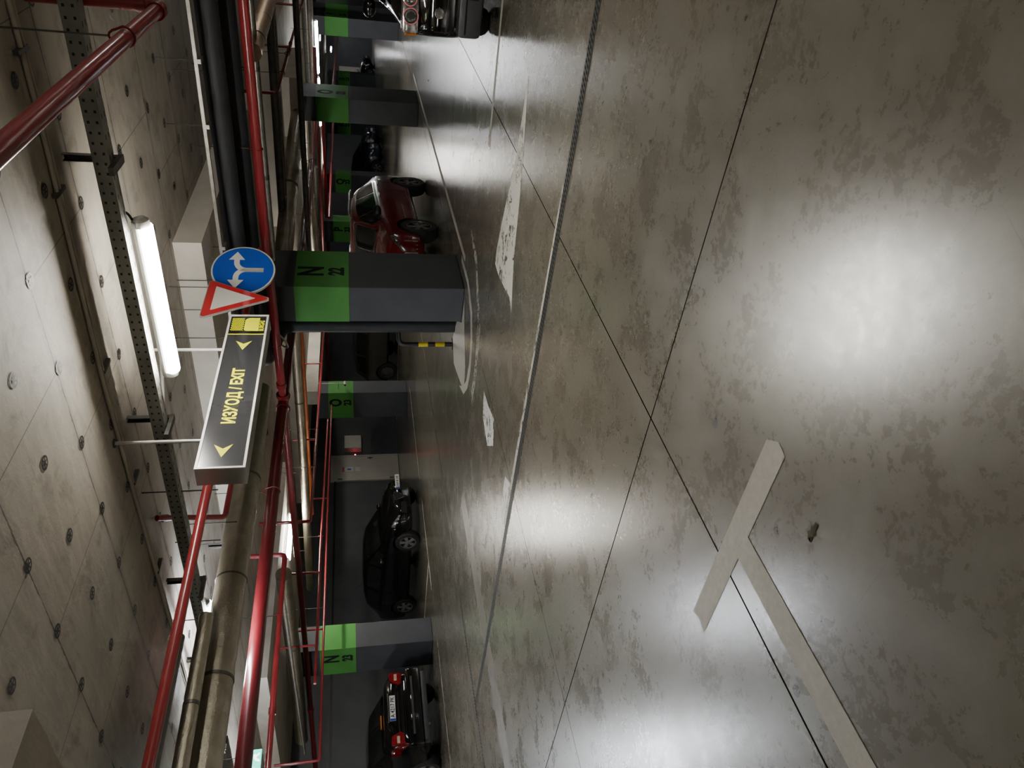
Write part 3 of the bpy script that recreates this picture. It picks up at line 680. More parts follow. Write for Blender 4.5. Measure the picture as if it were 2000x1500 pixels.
for k in range(1, 7):
    a = k/6*PI/2; pl.append((1.955+.045*math.cos(a), .155+.045*math.sin(a)))
for k in range(0, 4):
    a = PI/2+k/6*PI/2; pl.append((1.81+.025*math.cos(a), .175+.025*math.sin(a)))
pl.append((1.785, .175))
prism(bm, pl, 'x', -.002, 0.)
obj('logo_block', bm, M['yellow'], t)
bm = bmesh.new()
for k in range(7):   # wavy lines
    z = .214+k*.0155; N = 12
    up_, lo_ = [], []
    for i in range(N+1):
        y = 1.788+i*.0175; dz = .007*(1 if i % 2 else -1)
        up_.append((y, z+dz+.0038)); lo_.append((y, z+dz-.0038))
    for i in range(N):
        bm.faces.new([bm.verts.new((-.0005, *p)) for p in (lo_[i], lo_[i+1], up_[i+1], up_[i])])
obj('logo_waves', bm, M['yellow'], t)
for yy in (.40, 1.61):
    o = obj('hanging_tube', T([(-.085, yy, Hs+.001), (-.085, yy, CZ-2.33-.012)], .014, n=12), M['white_rod'], t, smooth=True)
    obj('ceiling_plate', T([(-.085, yy, CZ-2.33-.012), (-.085, yy, CZ-2.33-.002)], .035, n=14), M['galv_dark'], o)
# give way sign
t = thing('yield_sign', 'red and white give way triangle hanging next to the exit sign', 'sign', (-3.80, 6.37, 2.33))
def rtri(s, r, zo=0):
    # inverted triangle apex down, side s
    h = s*.866; c = [(0, 0), (s/2, h), (-s/2, h)]; cx, cz = 0, h*2/3; out = []
    for k, ang0 in ((0, -90), (1, 30), (2, 150)):
        px, pz = c[k]; d = Vector((cx-px, cz-pz)).normalized(); ox, oz = px+d.x*2*r, pz+d.y*2*r
        for j in range(-4, 5):
            a = math.radians(ang0+j*15); out.append((ox+r*math.cos(a), oz+r*math.sin(a)))
    return out
def shift(poly, dz): return [(a, b+dz) for a, b in poly]
obj('back_plate', prism(bmesh.new(), rtri(.71, .03), 'x', -.022, -.002), M['alu'], t)
obj('red_border', prism(bmesh.new(), shift(rtri(.685, .026), .0145), 'x', -.002, .0), M['sign_red'], t)
obj('white_face', prism(bmesh.new(), shift(rtri(.44, .004), .155), 'x', .0, .0015), M['sign_white'], t)
for yy in (-.2, .22): obj('hanging_rod', T([(-.012, yy, .60), (-.012, yy, CZ-2.33-.002)], .005, n=6), M['rod'], t)
# blue direction sign
t = thing('direction_sign', 'round blue sign with white left and right arrows behind the triangle', 'sign', (-3.86, 7.04, 2.67), math.radians(-21))
def disc(r, x0, x1, n=48): return prism(bmesh.new(), [(r*math.cos(2*PI*k/n), r*math.sin(2*PI*k/n)) for k in range(n)], 'x', x0, x1)
obj('back_plate', disc(.318, -.022, -.004), M['alu'], t, smooth=True)
obj('white_rim', disc(.312, -.004, -.002), M['sign_white'], t)
obj('blue_face', disc(.300, -.002, .0), M['sign_blue'], t)
bm = bmesh.new()
def strip(pts, w):
    P_ = [Vector(p) for p in pts]; L_, R_ = [], []
    for i, p in enumerate(P_):
        d = (P_[min(i+1, len(P_)-1)]-P_[max(i-1, 0)]).normalized(); nn = Vector((-d.y, d.x))*w/2
        L_.append(p+nn); R_.append(p-nn)
    for i in range(len(P_)-1):
        bm.faces.new([bm.verts.new((.0012, q.x, q.y)) for q in (R_[i], R_[i+1], L_[i+1], L_[i])])
for s in (-1, 1):
    arc = [(0.0, -.20), (0.0, -.03)]+[(s*(.10-.10*math.cos(math.radians(a))), -.03+.10*math.sin(math.radians(a))) for a in range(10, 91, 10)]+[(s*.14, .07)]
    strip(arc, .055)
    bm.faces.new([bm.verts.new((.0012, a, b)) for a, b in (((s*.135), .15), (s*.135, -.01), (s*.245, .07))])
obj('white_arrows', bm, M['sign_white'], t)
for yy in (-.14, .16): obj('hanging_rod', T([(-.012, yy, .29), (-.012, yy, CZ-2.67-.002)], .005, n=6), M['rod'], t)
# green emergency exit sign
t = thing('emergency_exit_sign', 'lit green running man exit sign at the photo edge beside the broad red pipe', 'sign', (-8.2, 4.21, 2.60), 0)
obj('casing', B(-.05, -.36, 0, -.012, .0, .13), M['housing'], t)
obj('green_face', B(-.0115, -.355, .004, 0, -.004, .126), M['exit_green'], t)
bm = bmesh.new(); prism(bm, [(-.20, .058), (-.20, .072), (-.27, .072), (-.27, .095), (-.32, .065), (-.27, .035), (-.27, .058)], 'x', .0005, .001)
obj('arrow', bm, M['exit_white'], t)
bm = bmesh.new()
for p in ([(-.14, .02), (-.12, .018), (-.095, .055), (-.05, .065), (-.06, .085), (-.10, .085), (-.125, .062)], [(-.105, .092), (-.085, .092), (-.085, .112), (-.105, .112)], [(-.09, .055), (-.055, .02), (-.04, .03), (-.07, .068)]): prism(bm, p, 'x', .0005, .001)
obj('running_figure', bm, M['exit_white'], t)
for yy in (-.3, -.06): obj('hanging_rod', T([(-.03, yy, .13), (-.03, yy, CZ-2.60-.002)], .004, n=6), M['rod'], t)
# ------------------------------------------------------------------ floor fixtures and markings
def grate(name, label, p0, p1, w, holes, holes_hw, pitch, mat='drain', rows=2):
    t = thing(name, label, 'drain', p0)
    d = (Vector(p1)-Vector(p0)); L = d.length; d.normalize(); s = Vector((-d.y, d.x, 0))
    m4 = Matrix(((d.x, s.x, 0, 0), (d.y, s.y, 0, 0), (0, 0, 1, 0), (0, 0, 0, 1)))
    bm = B(0, -w/2, .0005, L, w/2, .004); bm.transform(m4); obj('frame', bm, M[mat], t)
    bm = bmesh.new(); k = 0; x = .02
    while x < min(L, holes):
        for r in range(rows):
            y0 = (r-(rows-1)/2)*w*.42
            st = (pitch*.5 if r % 2 else 0)
            sk = pitch*.3
            f = [(x+st, y0-holes_hw, .0046), (x+st+pitch*.5, y0-holes_hw, .0046), (x+st+pitch*.5+sk, y0+holes_hw, .0046), (x+st+sk, y0+holes_hw, .0046)]
            bm.faces.new([bm.verts.new(v) for v in f])
        x += pitch
    bm.transform(m4); obj('slots', bm, M['hole'], t)
    return t
grate('floor_drain', 'narrow slotted drain grating crossing the whole floor', (1.2, 4.93, 0), (-9.42, 5.13, 0), .105, 99, .020, .040)
grate('floor_drain', 'dark narrow drain channel running towards the black parked cars', (-9.47, 3.0, 0), (-9.6, 15.5, 0), .075, 3.2, .012, .05, rows=2)
t = grate('floor_drain', 'steel edged threshold strip running between columns N 22 and O 22', (-4.80, 9.2, 0), (-5.0, 19.5, 0), .09, 0, .01, .1, mat='capital', rows=1)
def flat(poly, z=.0015):
    bm = bmesh.new(); bm.faces.new([bm.verts.new((a, b, z)) for a, b in poly]); bmesh.ops.triangulate(bm, faces=bm.faces[:]); return bm
t = thing('parking_marking', 'white T shaped painted bay marking on the near floor', 'floor marking', (0, 0, 0))
s_ = obj('long_bar', flat([(-2.125, -2.4), (-2.26, -2.4), (-2.265, 1.742), (-2.135, 1.742)], .0022), M['worn2'], t)
s_ = obj('cross_bar', flat([(-1.69, 1.738), (-1.675, 1.80), (-1.72, 1.868), (-2.2, 1.866), (-2.80, 1.862), (-2.775, 1.80), (-2.79, 1.735)], .0017), M['worn2'], t)
A = [(-1.615, 6.67), (-1.818, 6.605), (-2.289, 6.485), (-2.634, 6.40), (-2.928, 6.36), (-3.257, 6.32), (-3.544, 6.216), (-3.79, 6.11), (-3.70, 6.279), (-3.756, 6.564), (-3.80, 6.938), (-3.789, 7.157), (-3.60, 7.154), (-3.295, 7.07), (-3.025, 6.98), (-2.741, 6.865), (-2.397, 6.76), (-1.974, 6.70)]
tag(obj('painted_arrow', flat(A), M['worn']), 'large worn white painted arrow on the floor between the drain and column N 22', 'floor marking')
tag(obj('painted_arrow', flat([(-5.44, 6.97), (-5.40, 6.6), (-5.30, 6.25), (-5.60, 6.12), (-5.85, 6.4), (-5.76, 6.83)]), M['worn']), 'small worn white paint patch left of the island', 'floor marking')
tag(obj('painted_arrow', flat([(-5.40, 5.42), (-5.29, 5.20), (-5.9, 5.20), (-6.0, 5.33), (-5.7, 5.42)]), M['worn']), 'ragged white paint patch touching the slotted drain', 'floor marking')
tag(obj('painted_line', flat([(-2.0, 5.085), (-5.9, 5.21), (-5.9, 5.13), (-2.0, 5.03)], .0012), M['worn3']), 'worn white paint line beside the slotted drain', 'floor marking')
tag(obj('painted_line', flat([(-.8, 8.33), (-2.84, 8.27), (-2.84, 8.17), (-.8, 8.23)]), M['worn2']), 'short thin white line on the floor before column O 22', 'floor marking')
isl = [(-6.50, 9.72), (-6.78, 9.4), (-6.66, 8.9), (-6.55, 8.5), (-6.40, 8.30), (-6.10, 8.38), (-5.7, 8.72), (-5.3, 8.95), (-5.75, 9.0), (-6.0, 9.45)]
ring = [(-6.72, 8.75), (-6.55, 8.30), (-6.25, 8.05), (-5.85, 7.95), (-5.45, 8.02), (-5.1, 8.25), (-4.9, 8.75), (-4.9, 9.5), (-5.0, 9.5), (-5.0, 8.8), (-5.2, 8.38), (-5.5, 8.17), (-5.85, 8.10), (-6.2, 8.18), (-6.48, 8.40)]
tag(obj('painted_island', flat(ring, .0012), M['worn2']), 'white painted ring around the foot of column N 22', 'floor marking')
tag(obj('painted_island', flat(isl), M['worn2']), 'scuffed white painted border on the floor around the foot of column N 22', 'floor marking')
tag(obj('painted_line', flat([(-6.2, 7.62), (-5.6, 7.50), (-4.9, 7.62), (-4.3, 8.3), (-4.2, 8.9), (-4.28, 8.9), (-4.45, 8.3), (-5.0, 7.8), (-5.6, 7.68), (-6.15, 7.75)], .0013), M['worn4']), 'faint curved white paint arc outside the painted island', 'floor marking')
for k, (y0, y1, lab) in enumerate(((16.9, 13.2, 'thin white bay line in front of the black hatchback'), (12.4, 9.8, 'thin white bay line beside the hatchback front wheel'), (8.6, 5.0, 'thin white bay line behind the black sedan'))):
    tag(obj('painted_line', flat([(-13.05, y0), (-13.05, y1), (-13.15, y1), (-13.15, y0)]), M['worn3']), lab, 'floor marking')
for (y, lab) in ((10.5, 'white line between bays beside the black hatchback'), (22, 'white bay line beyond column O 23'), (36.5, 'far white line near the dark cars')):
    tag(obj('painted_line', flat([(-13.1, y), (-18.6, y), (-18.6, y+.1), (-13.1, y+.1)]), M['worn3']), lab, 'floor marking')
bm = bmesh.new(); pl = []
for k in range(16):
    a = 2*PI*k/16; r = 1+.35*math.sin(k*2.7)+.15*math.cos(k*5.1)
    pl.append((-1.79+.040*r*math.cos(a)*.95, 1.462+.016*r*math.sin(a)))
me = flat(pl, .003)
tag(obj('wet_leaf', me, M['wet']), 'small dark brown wet scrap lying beside the T marking', 'litter')
t = obj('pebble', lathe(bmesh.new(), [(0, .012), (.012, .010), (.018, .003), (.015, 0), (0, 0)], 10, Matrix.Translation((-4.1, 15.6, .001)) @ Matrix.Rotation(PI/2, 4, 'X')), M['black'])
tag(t, 'small dark scrap on the shiny floor in front of column O 22', 'litter')
# ------------------------------------------------------------------ cars
def lerp(tab, x):
    if x <= tab[0][0]: return tab[0][1]
    for (a, b), (c, d) in zip(tab, tab[1:]):
        if x <= c: return b+(d-b)*(x-a)/(c-a) if c > a else d
    return tab[-1][1]
def smooth(tab, x, h=.07):
    lo, hi = tab[0][0], tab[-1][0]; h = min(h, max(.0, x-lo), max(.0, hi-x))
    return sum(lerp(tab, x+h*k/3) for k in range(-3, 4))/7
class Car:
    def __init__(s, name, label, loc, rz, spec, paintm, group=None):
        s.t = thing(name, label, 'car', loc, rz, group); s.sp = spec; s.paint = paintm
        s.x0, s.x1 = spec['top'][0][0], spec['top'][-1][0]
    def sec(s, x, t):
        sp = s.sp; w = smooth(sp['w'], x, .05)*sp['W']; top = smooth(sp['top'], x); belt = min(smooth(sp['belt'], x), top-.02)
        sill = smooth(sp['sill'], x); wt = smooth(sp['wt'], x)*sp['W']; wt = min(wt, w*.93); d = min(.05, (top-belt)*.3)
        P = [(0, sill), (w*.80, sill), (w*.955, sill+.09), (w*.995, sill+(belt-sill)*.38), (w, sill+(belt-sill)*.66), (w*.985, belt-.07), (w*.945, belt), (wt, top-d-.012), (wt*.88, top-d*.35), (wt*.5, top-.006), (0, top)]
        t = max(0, min(len(P)-1, t)); i = min(int(t), len(P)-2); f = t-i
        return Vector((x, P[i][0]*(1-f)+P[i+1][0]*f, P[i][1]*(1-f)+P[i+1][1]*f))
    def pt(s, x, t, side=1, off=0.):
        p = s.sec(x, t); e = .004
        if off:
            xa, xb = max(s.x0, x-.02), min(s.x1, x+.02)
            ta, tb = max(0, t-.06), min(10, t+.06)
            nrm = (s.sec(xb, t)-s.sec(xa, t)).cross(s.sec(x, tb)-s.sec(x, ta))
            if nrm.length > 1e-9:
                nrm.normalize()
                c = Vector((x, 0, (smooth(s.sp['top'], x)+smooth(s.sp['sill'], x))/2))
                if nrm.dot(p-c) < 0: nrm = -nrm
                p = p+nrm*off
        return Vector((p.x, p.y*side, p.z))
    def body(s):
        bm = bmesh.new(); xs = []; x = s.x0
        while x < s.x1-.001:
            xs.append(x); x += .02 if (x-s.x0 < .2 or s.x1-x < .22) else .055
        xs.append(s.x1); N = 10; rings = []
        ts = [0, 1, 2, 3, 4, 5, 6, 7, 8, 9, 10]
        for x in xs:
            r = [s.pt(x, t, 1) for t in ts]; l = [s.pt(x, t, -1) for t in ts[1:-1]][::-1]
            rings.append([bm.verts.new(p) for p in r+l])
        n = len(rings[0])
        for a, b in zip(rings, rings[1:]):
            for k in range(n): bm.faces.new((a[k], a[(k+1)%n], b[(k+1)%n], b[k]))
        bm.faces.new(rings[0]); bm.faces.new(rings[-1][::-1])
        o = obj('body', bm, [M[s.paint], M['well']], s.t)
        R = s.sp['r']+.055; cb = bmesh.new(); W = s.sp['W']
        for ax in s.sp['axles']:
            for sd in (-1, 1):
                c0, c1 = W*.62*sd, W*1.25*sd
                tube(cb, [(ax, c0, s.sp['r']+.01), (ax, c1, s.sp['r']+.01)], R, n=28, mi=1)
        bmesh.ops.recalc_face_normals(cb, faces=cb.faces[:])
        me = bpy.data.meshes.new('cut'); cb.to_mesh(me); cb.free(); me.materials.append(M[s.paint]); me.materials.append(M['well'])
        co = bpy.data.objects.new('cut', me); C.objects.link(co); o.parent = None
        md = o.modifiers.new('b', 'BOOLEAN'); md.object = co; md.operation = 'DIFFERENCE'; md.solver = 'EXACT'
        bpy.context.view_layer.update(); dg = bpy.context.evaluated_depsgraph_get()
        nm = bpy.data.meshes.new_from_object(o.evaluated_get(dg)); o.modifiers.clear(); old = o.data; o.data = nm
        bpy.data.meshes.remove(old); bpy.data.objects.remove(co); o.parent = s.t
        for p in o.data.polygons: p.use_smooth = True
        try: o.data.set_sharp_from_angle(angle=math.radians(34))
        except Exception: pass
        s.b = o
    def patch(s, name, x0, x1, t0, t1, mat, off=.006, nx=8, nt=4, sides=(1, -1), full=False, parent=None):
        """surface piece lying on the body. t0/t1 may be functions of 0..1 along x"""
        f0 = t0 if callable(t0) else (lambda u: t0); f1 = t1 if callable(t1) else (lambda u: t1)
        out = []
        for sd in sides:
            bm = bmesh.new(); G = []
            for i in range(nx+1):
                u = i/nx; x = x0+(x1-x0)*u
                row = [s.pt(x, f0(u)+(f1(u)-f0(u))*j/nt, sd, off) for j in range(nt+1)]
                if full: row += [Vector((p.x, -p.y, p.z)) for p in row[:-1][::-1]]
                G.append([bm.verts.new(p) for p in row])
            for a, b in zip(G, G[1:]):
                for k in range(len(a)-1): bm.faces.new((a[k], a[k+1], b[k+1], b[k]))
            # a thin skirt so that the piece has body
            geo = bmesh.ops.solidify(bm, geom=bm.faces[:], thickness=-.005 if sd > 0 else .005)
            out.append(obj(name, bm, M[mat], parent or s.t, smooth=True))
            if full: break
        return out
    def wheels(s, spokes=5, style='star'):
        r = s.sp['r']; wd = s.sp.get('ww', .20); W = s.sp['W']
        for ax in s.sp['axles']:
            for sd in (-1, 1):
                bm = lathe(bmesh.new(), [(r*.60, -wd/2), (r*.93, -wd/2), (r, -wd*.36), (r, wd*.36), (r*.93, wd/2), (r*.66, wd/2), (r*.64, wd*.42), (r*.60, -wd/2)], 36)
                w = obj('wheel', bm, M['tyre'], s.t, smooth=True); w.location = (ax, sd*(W-wd/2-.015), r); w.rotation_euler = (0, 0, 0 if sd > 0 else PI)
                bm = lathe(bmesh.new(), [(r*.66, wd*.44), (r*.61, wd*.46), (r*.58, wd*.30), (r*.55, wd*.10), (0, wd*.08)], 30)
                obj('rim_barrel', bm, M['rim_dark'], w, smooth=True)
                bm = lathe(bmesh.new(), [(r*.665, wd*.42), (r*.66, wd*.49), (r*.615, wd*.49), (r*.60, wd*.40)], 30)
                lathe(bm, [(r*.14, wd*.2), (r*.14, wd*.42), (r*.10, wd*.45), (0, wd*.455)], 18)
                for k in range(spokes):
                    a = 2*PI*k/spokes+.3
                    if style == 'double': arms = ((a-.16, .035), (a+.16, .035))
                    elif style == 'steel': arms = ()
                    else: arms = ((a, .085),)
                    for aa, hw in arms:
                        c, q = math.cos(aa), math.sin(aa); y0, y1 = wd*.36, wd*.45
                        def pv(rr, h, y): return bm.verts.new((c*rr-q*h, y, q*rr+c*h))
                        h0, h1 = hw*r*1.0, hw*r*(1.9 if style == 'star' else 1.5)
                        v = [pv(r*.08, -h0, y1), pv(r*.62, -h1, y1-.008), pv(r*.62, h1, y1-.008), pv(r*.08, h0, y1), pv(r*.08, -h0, y0), pv(r*.62, -h1, y0), pv(r*.62, h1, y0), pv(r*.08, h0, y0)]
                        for f in ((0,1,2,3),(4,7,6,5),(0,4,5,1),(1,5,6,2),(2,6,7,3),(3,7,4,0)): bm.faces.new([v[i] for i in f])
                if style == 'steel':
                    lathe(bm, [(r*.6, wd*.30), (r*.45, wd*.38), (r*.2, wd*.34), (0, wd*.36)], 24)
                obj('rim', bm, M['rim'] if style != 'steel' else M['galv_dark'], w, smooth=True)
    def windows(s, cowl, roof_f, roof_r, deck, splits):
        # windscreen, rear window, side windows
        s.patch('windscreen', roof_f+.03, cowl-.04, 7.35, 10, 'glass', full=True, nx=8, nt=5)
        s.patch('rear_window', deck+.05, roof_r-.03, 7.35, 10, 'glass', full=True, nx=8, nt=5)
        for a, b in splits: s.patch('side_window', a, b, 6.12, 6.86, 'glass', nx=8, nt=3)
        for a, b in splits[:1]: pass
        s.patch('window_trim', splits[0][0], splits[-1][1], 6.02, 6.07, 'chrome' if s.sp.get('chrome') else 'black', off=.007, nx=20, nt=1)
    def seams(s, xs):
        for x in xs: s.patch('door_seam', x-.004, x+.004, 1.4, 6.0, 'hole', off=.0035, nx=1, nt=14)
    def handles(s, xs, mat='chrome'):
        for x in xs: s.patch('door_handle', x-.09, x+.09, 5.05, 5.35, mat, off=.022, nx=4, nt=2)
    def mirrors(s, x, z, mat=None):
        for sd in (-1, 1):
            W = s.sp['W']
            bm = bmesh.new(); m4 = Matrix.Translation((x, sd*(W-(.05 if z > 1.3 else -.06)), z)) @ Matrix.Diagonal((.075, .11, .08, 1))
            bmesh.ops.create_uvsphere(bm, u_segments=14, v_segments=10, radius=1, matrix=m4)
            box(bm, x-.02, min(sd*(W-.12), sd*W), z-.05, x+.03, max(sd*(W-.12), sd*W), z-.015)
            obj('wing_mirror', bm, M[mat or s.paint], s.t, smooth=True)
    def plate(s, x, y, z, txt, back=False, w=.52, h=.11, tilt=0):
        # number plate on the front (or back) face
        sg = -1 if back else 1
        o = obj('number_plate', B(min(x, x+sg*.012), y-w/2, z, max(x, x+sg*.012), y+w/2, z+h, bev=.003), M['plate'], s.t)
        xx = x+sg*.0135
        ry = -1 if back else 1   # reading direction along y
        e = y-ry*w/2
        obj('country_band', B(min(xx, xx-sg*.001), min(e, e+ry*.045), z+.004, max(xx, xx-sg*.001), max(e, e+ry*.045), z+h-.004), M['plate_blue'], o)
        if txt: text_obj('lettering', txt, h*1.02, M['ink'], o, frame((xx, e+ry*.065, z+.018), (0, ry, 0), (0, 0, 1)), bold=.002, sx=.86, depth=.0004)
        return o
HATCH = dict(W=.875, r=.315, ww=.2, axles=(1.33, -1.33),
    top=[(-2.06,.60),(-2.05,.90),(-2.0,1.02),(-1.72,1.20),(-1.42,1.37),(-1.0,1.425),(-.3,1.445),(.15,1.42),(.42,1.36),(1.16,.975),(1.6,.90),(1.95,.79),(2.1,.71),(2.15,.58)],
    belt=[(-2.06,.55),(-2.02,.85),(-1.9,.97),(-1.2,.955),(0,.915),(1.1,.865),(1.6,.80),(1.95,.72),(2.15,.52)],
    sill=[(-2.06,.42),(-1.95,.26),(-1.8,.2),(1.8,.2),(2.0,.2),(2.15,.26)],
    w=[(-2.06,.74),(-2.0,.86),(-1.85,.94),(-1.5,.985),(-.5,1),(1.0,1),(1.55,.97),(1.85,.90),(2.02,.78),(2.11,.62),(2.15,.46)],
    wt=[(-2.06,.6),(-1.9,.70),(-1.42,.66),(-.4,.68),(.42,.66),(1.16,.80),(1.8,.70),(2.15,.38)])
SUV = dict(W=.90, r=.345, ww=.235, axles=(1.38, -1.38),
    top=[(-2.05,.66),(-2.03,1.0),(-1.97,1.14),(-1.82,1.34),(-1.62,1.53),(-1.1,1.60),(-.3,1.625),(.2,1.60),(.48,1.54),(1.22,1.12),(1.6,1.06),(1.95,.97),(2.10,.86),(2.16,.66)],
    belt=[(-2.05,.6),(-2.0,.98),(-1.9,1.11),(-1.4,1.10),(0,1.05),(1.15,1.0),(1.7,.95),(2.0,.86),(2.16,.6)],
    sill=[(-2.05,.45),(-1.9,.32),(1.9,.28),(2.16,.36)],
    w=[(-2.05,.80),(-1.98,.90),(-1.8,.97),(-1.4,1),(1.3,1),(1.8,.96),(2.0,.87),(2.1,.74),(2.16,.58)],
    wt=[(-2.05,.62),(-1.62,.64),(-.4,.68),(.48,.66),(1.22,.82),(1.9,.74),(2.16,.45)])
SEDAN = dict(W=.865, r=.31, ww=.2, axles=(1.33, -1.30),
    top=[(-2.23,.62),(-2.225,.95),(-2.18,1.06),(-2.0,1.10),(-1.72,1.12),(-1.0,1.40),(-.5,1.455),(.1,1.44),(.42,1.38),(1.1,1.0),(1.8,.86),(2.1,.74),(2.15,.6)],
    belt=[(-2.23,.58),(-2.2,.88),(-2.1,.99),(-1.2,.97),(0,.93),(1.1,.88),(1.8,.76),(2.15,.54)],
    sill=[(-2.23,.36),(-2.1,.28),(-1.9,.22),(1.9,.2),(2.15,.26)],
    w=[(-2.23,.84),(-2.17,.91),(-2.0,.965),(-1.4,1),(1.2,1),(1.8,.92),(2.15,.5)],
    wt=[(-2.23,.74),(-1.75,.76),(-1.0,.66),(0,.66),(.42,.66),(1.1,.8),(1.9,.7),(2.15,.4)])
FRONT = dict(W=.925, r=.35, ww=.23, axles=(1.34, -1.36),
    top=[(-2.1,.7),(-2.05,1.1),(-1.9,1.3),(-1.7,1.62),(-1.0,1.70),(0,1.70),(.35,1.62),(1.12,1.19),(1.7,1.13),(1.98,1.07),(2.10,.98),(2.16,.80),(2.17,.74)],
    belt=[(-2.1,.65),(-1.95,1.1),(0,1.08),(1.1,1.06),(1.7,1.0),(2.0,.94),(2.12,.84),(2.17,.66)],
    sill=[(-2.1,.4),(-1.8,.3),(1.7,.25),(2.05,.19),(2.17,.21)],
    w=[(-2.1,.8),(-1.9,.95),(-1.4,1),(1.4,1),(1.8,.985),(1.98,.95),(2.08,.90),(2.14,.80),(2.17,.66)],
    wt=[(-2.1,.6),(-1.7,.66),(0,.68),(.35,.68),(1.12,.84),(1.8,.8),(2.17,.55)])
# black hatchback parked nose out between N 23 and O 23
c = Car('parked_car', 'black hatchback with five spoke wheels parked nose out under the cream door wall', (-15.74, 13.10, 0), 0, HATCH, 'p_black')
c.sp = dict(HATCH, chrome=False); c.body(); c.wheels(5, 'star')
c.windows(1.16, .42, -1.42, -2.0, [(-1.50, -.72), (-.60, .28), (.34, .86)]); c.seams((.95, -.66, -1.18)); c.handles((-.36, -1.0)); c.mirrors(.78, .96)
c.patch('headlamp', 1.83, 2.07, 4.6, lambda u: 5.75-.5*u, 'lampglass', nx=6, nt=3)
c.patch('lower_trim', -1.0, 1.0, 1.6, 2.0, 'trimgrey', nx=6, nt=2)
bm = bmesh.new(); sh = [(0, .30), (-.16, .58), (-.13, .64), (0, .66), (.13, .64), (.16, .58)]
prism(bm, sh, 'x', 2.135, 2.160); obj('grille', bm, M['chrome'], c.t); bm = bmesh.new(); prism(bm, [(a*.86, .475+(b-.475)*.9) for a, b in sh], 'x', 2.16, 2.163); g = obj('grille_opening', bm, M['hole'], c.t)
bm = bmesh.new()
for k in range(6):
    z = .38+k*.043; h = .13*min(1, (z-.28)/.28); box(bm, 2.163, -h, z, 2.168, h, z+.008)
obj('grille_bar', bm, M['chrome'], g)
bm = bmesh.new(); box(bm, 2.10, -.55, .33, 2.155, -.2, .48, bev=.02); box(bm, 2.10, .2, .33, 2.155, .55, .48, bev=.02); obj('air_intake', bm, M['hole'], c.t)
obj('bumper_strip', B(2.05, -.74, .40, 2.09, -.45, .415), M['chrome'], c.t)
pl_ = c.plate(2.165, .50, .47, '', w=.50)
bm = bmesh.new()
for k, (yy, ww) in enumerate(((.33, .02), (.38, .035), (.44, .03), (.50, .035), (.55, .012), (.60, .035), (.66, .03))): box(bm, 2.1785, yy, .495, 2.1795, yy+ww*.8, .555)
obj('lettering', bm, M['ink'], pl_)
obj('aerial', T([(-1.25, 0, 1.42), (-1.42, 0, 1.56)], .005, n=6), M['black'], c.t)
# black sedan seen from behind
c = Car('parked_car', 'black sedan seen from behind, red tail lamps, plate A 4217 PK', (-16.02, 7.58, 0), PI, SEDAN, 'p_black')
c.body(); c.wheels(5, 'star'); c.windows(1.1, .42, -1.0, -1.72, [(-1.30, -.55), (-.45, .35), (.4, .85)]); c.seams((.9, -.5)); c.handles((-.3, -1.1)); c.mirrors(.75, 1.0)
for sd in (-1, 1):
    W = .865; q = [(sd*W*.56, .80), (sd*W*.60, .74), (sd*W*.83, .72), (sd*W*.865, .86), (sd*W*.84, .98), (sd*W*.66, .97)]
    if sd < 0: q = q[::-1]
    s_ = obj('tail_lamp', prism(bmesh.new(), q, 'x', -2.246, -2.20), M['tail'], c.t)
    obj('reverse_lamp', B(-2.25, min(sd*W*.66, sd*W*.82), .82, -2.2461, max(sd*W*.66, sd*W*.82), .875, ), M['tail_clear'], s_)
c.patch('tail_lamp_wrap', -2.215, -1.97, 4.35, lambda u: 5.9-.0*u, 'tail', nx=8, nt=4)
c.plate(-2.232, 0, .875, 'A 4217 PK', back=True)
obj('plate_lamp_bar', B(-2.262, -.30, 1.0, -2.21, .30, 1.025, bev=.006), M['chrome'], c.t)
obj('boot_edge', B(-2.245, -.66, .725, -2.20, .66, .735), M['hole'], c.t)
bm = bmesh.new(); box(bm, -2.31, -.80, .36, -2.16, .80, .66, bev=.045); obj('rear_bumper', bm, M['p_black'], c.t, smooth=True)
obj('bumper_insert', B(-2.318, -.60, .52, -2.309, .60, .56), M['trimgrey'], c.t)
bm = bmesh.new(); box(bm, -2.28, -.72, .24, -2.12, .72, .355, bev=.03); obj('rear_valance', bm, M['trimgrey'], c.t, smooth=True)
obj('brake_lamp', B(-1.76, -.13, 1.135, -1.70, .13, 1.16), M['amber'], c.t)
bm = bmesh.new(); tube(bm, [(-2.30, .42, .25), (-2.0, .42, .25)], .03, n=12); obj('exhaust_pipe', bm, M['chrome'], c.t)
# red crossover between N 22 and O 22
c = Car('parked_car', 'dark red crossover with two tone alloy wheels parked behind column N 22', (-6.90, 13.85, 0), math.radians(-84.5), SUV, 'p_red')
c.sp = dict(SUV, chrome=True, r=.35); c.body(); c.wheels(5, 'double')
c.windows(1.22, .48, -1.62, -1.95, [(-1.50, -.75), (-.66, .30), (.36, .92)]); c.seams((1.0, -.70, -1.2)); c.handles((-.40, -1.15), 'p_red'); c.mirrors(.86, 1.10, 'black')
c.patch('headlamp', 1.80, 2.09, 4.7, lambda u: 5.9-.35*u, 'lampglass', nx=6, nt=3)
c.patch('wheel_arch_trim', -.95, .95, 1.3, 2.25, 'trimgrey', nx=6, nt=2)
c.patch('tail_lamp', -2.03, -1.80, 4.6, 5.8, 'tail', nx=6, nt=3)
bm = bmesh.new(); box(bm, 2.12, -.48, .62, 2.166, .48, .86, bev=.02); g = obj('grille', bm, M['hole'], c.t)
bm = bmesh.new()
for k in range(5): box(bm, 2.166, -.46, .64+k*.045, 2.178, .46, .66+k*.045)
obj('grille_bar', bm, M['chrome'], g)
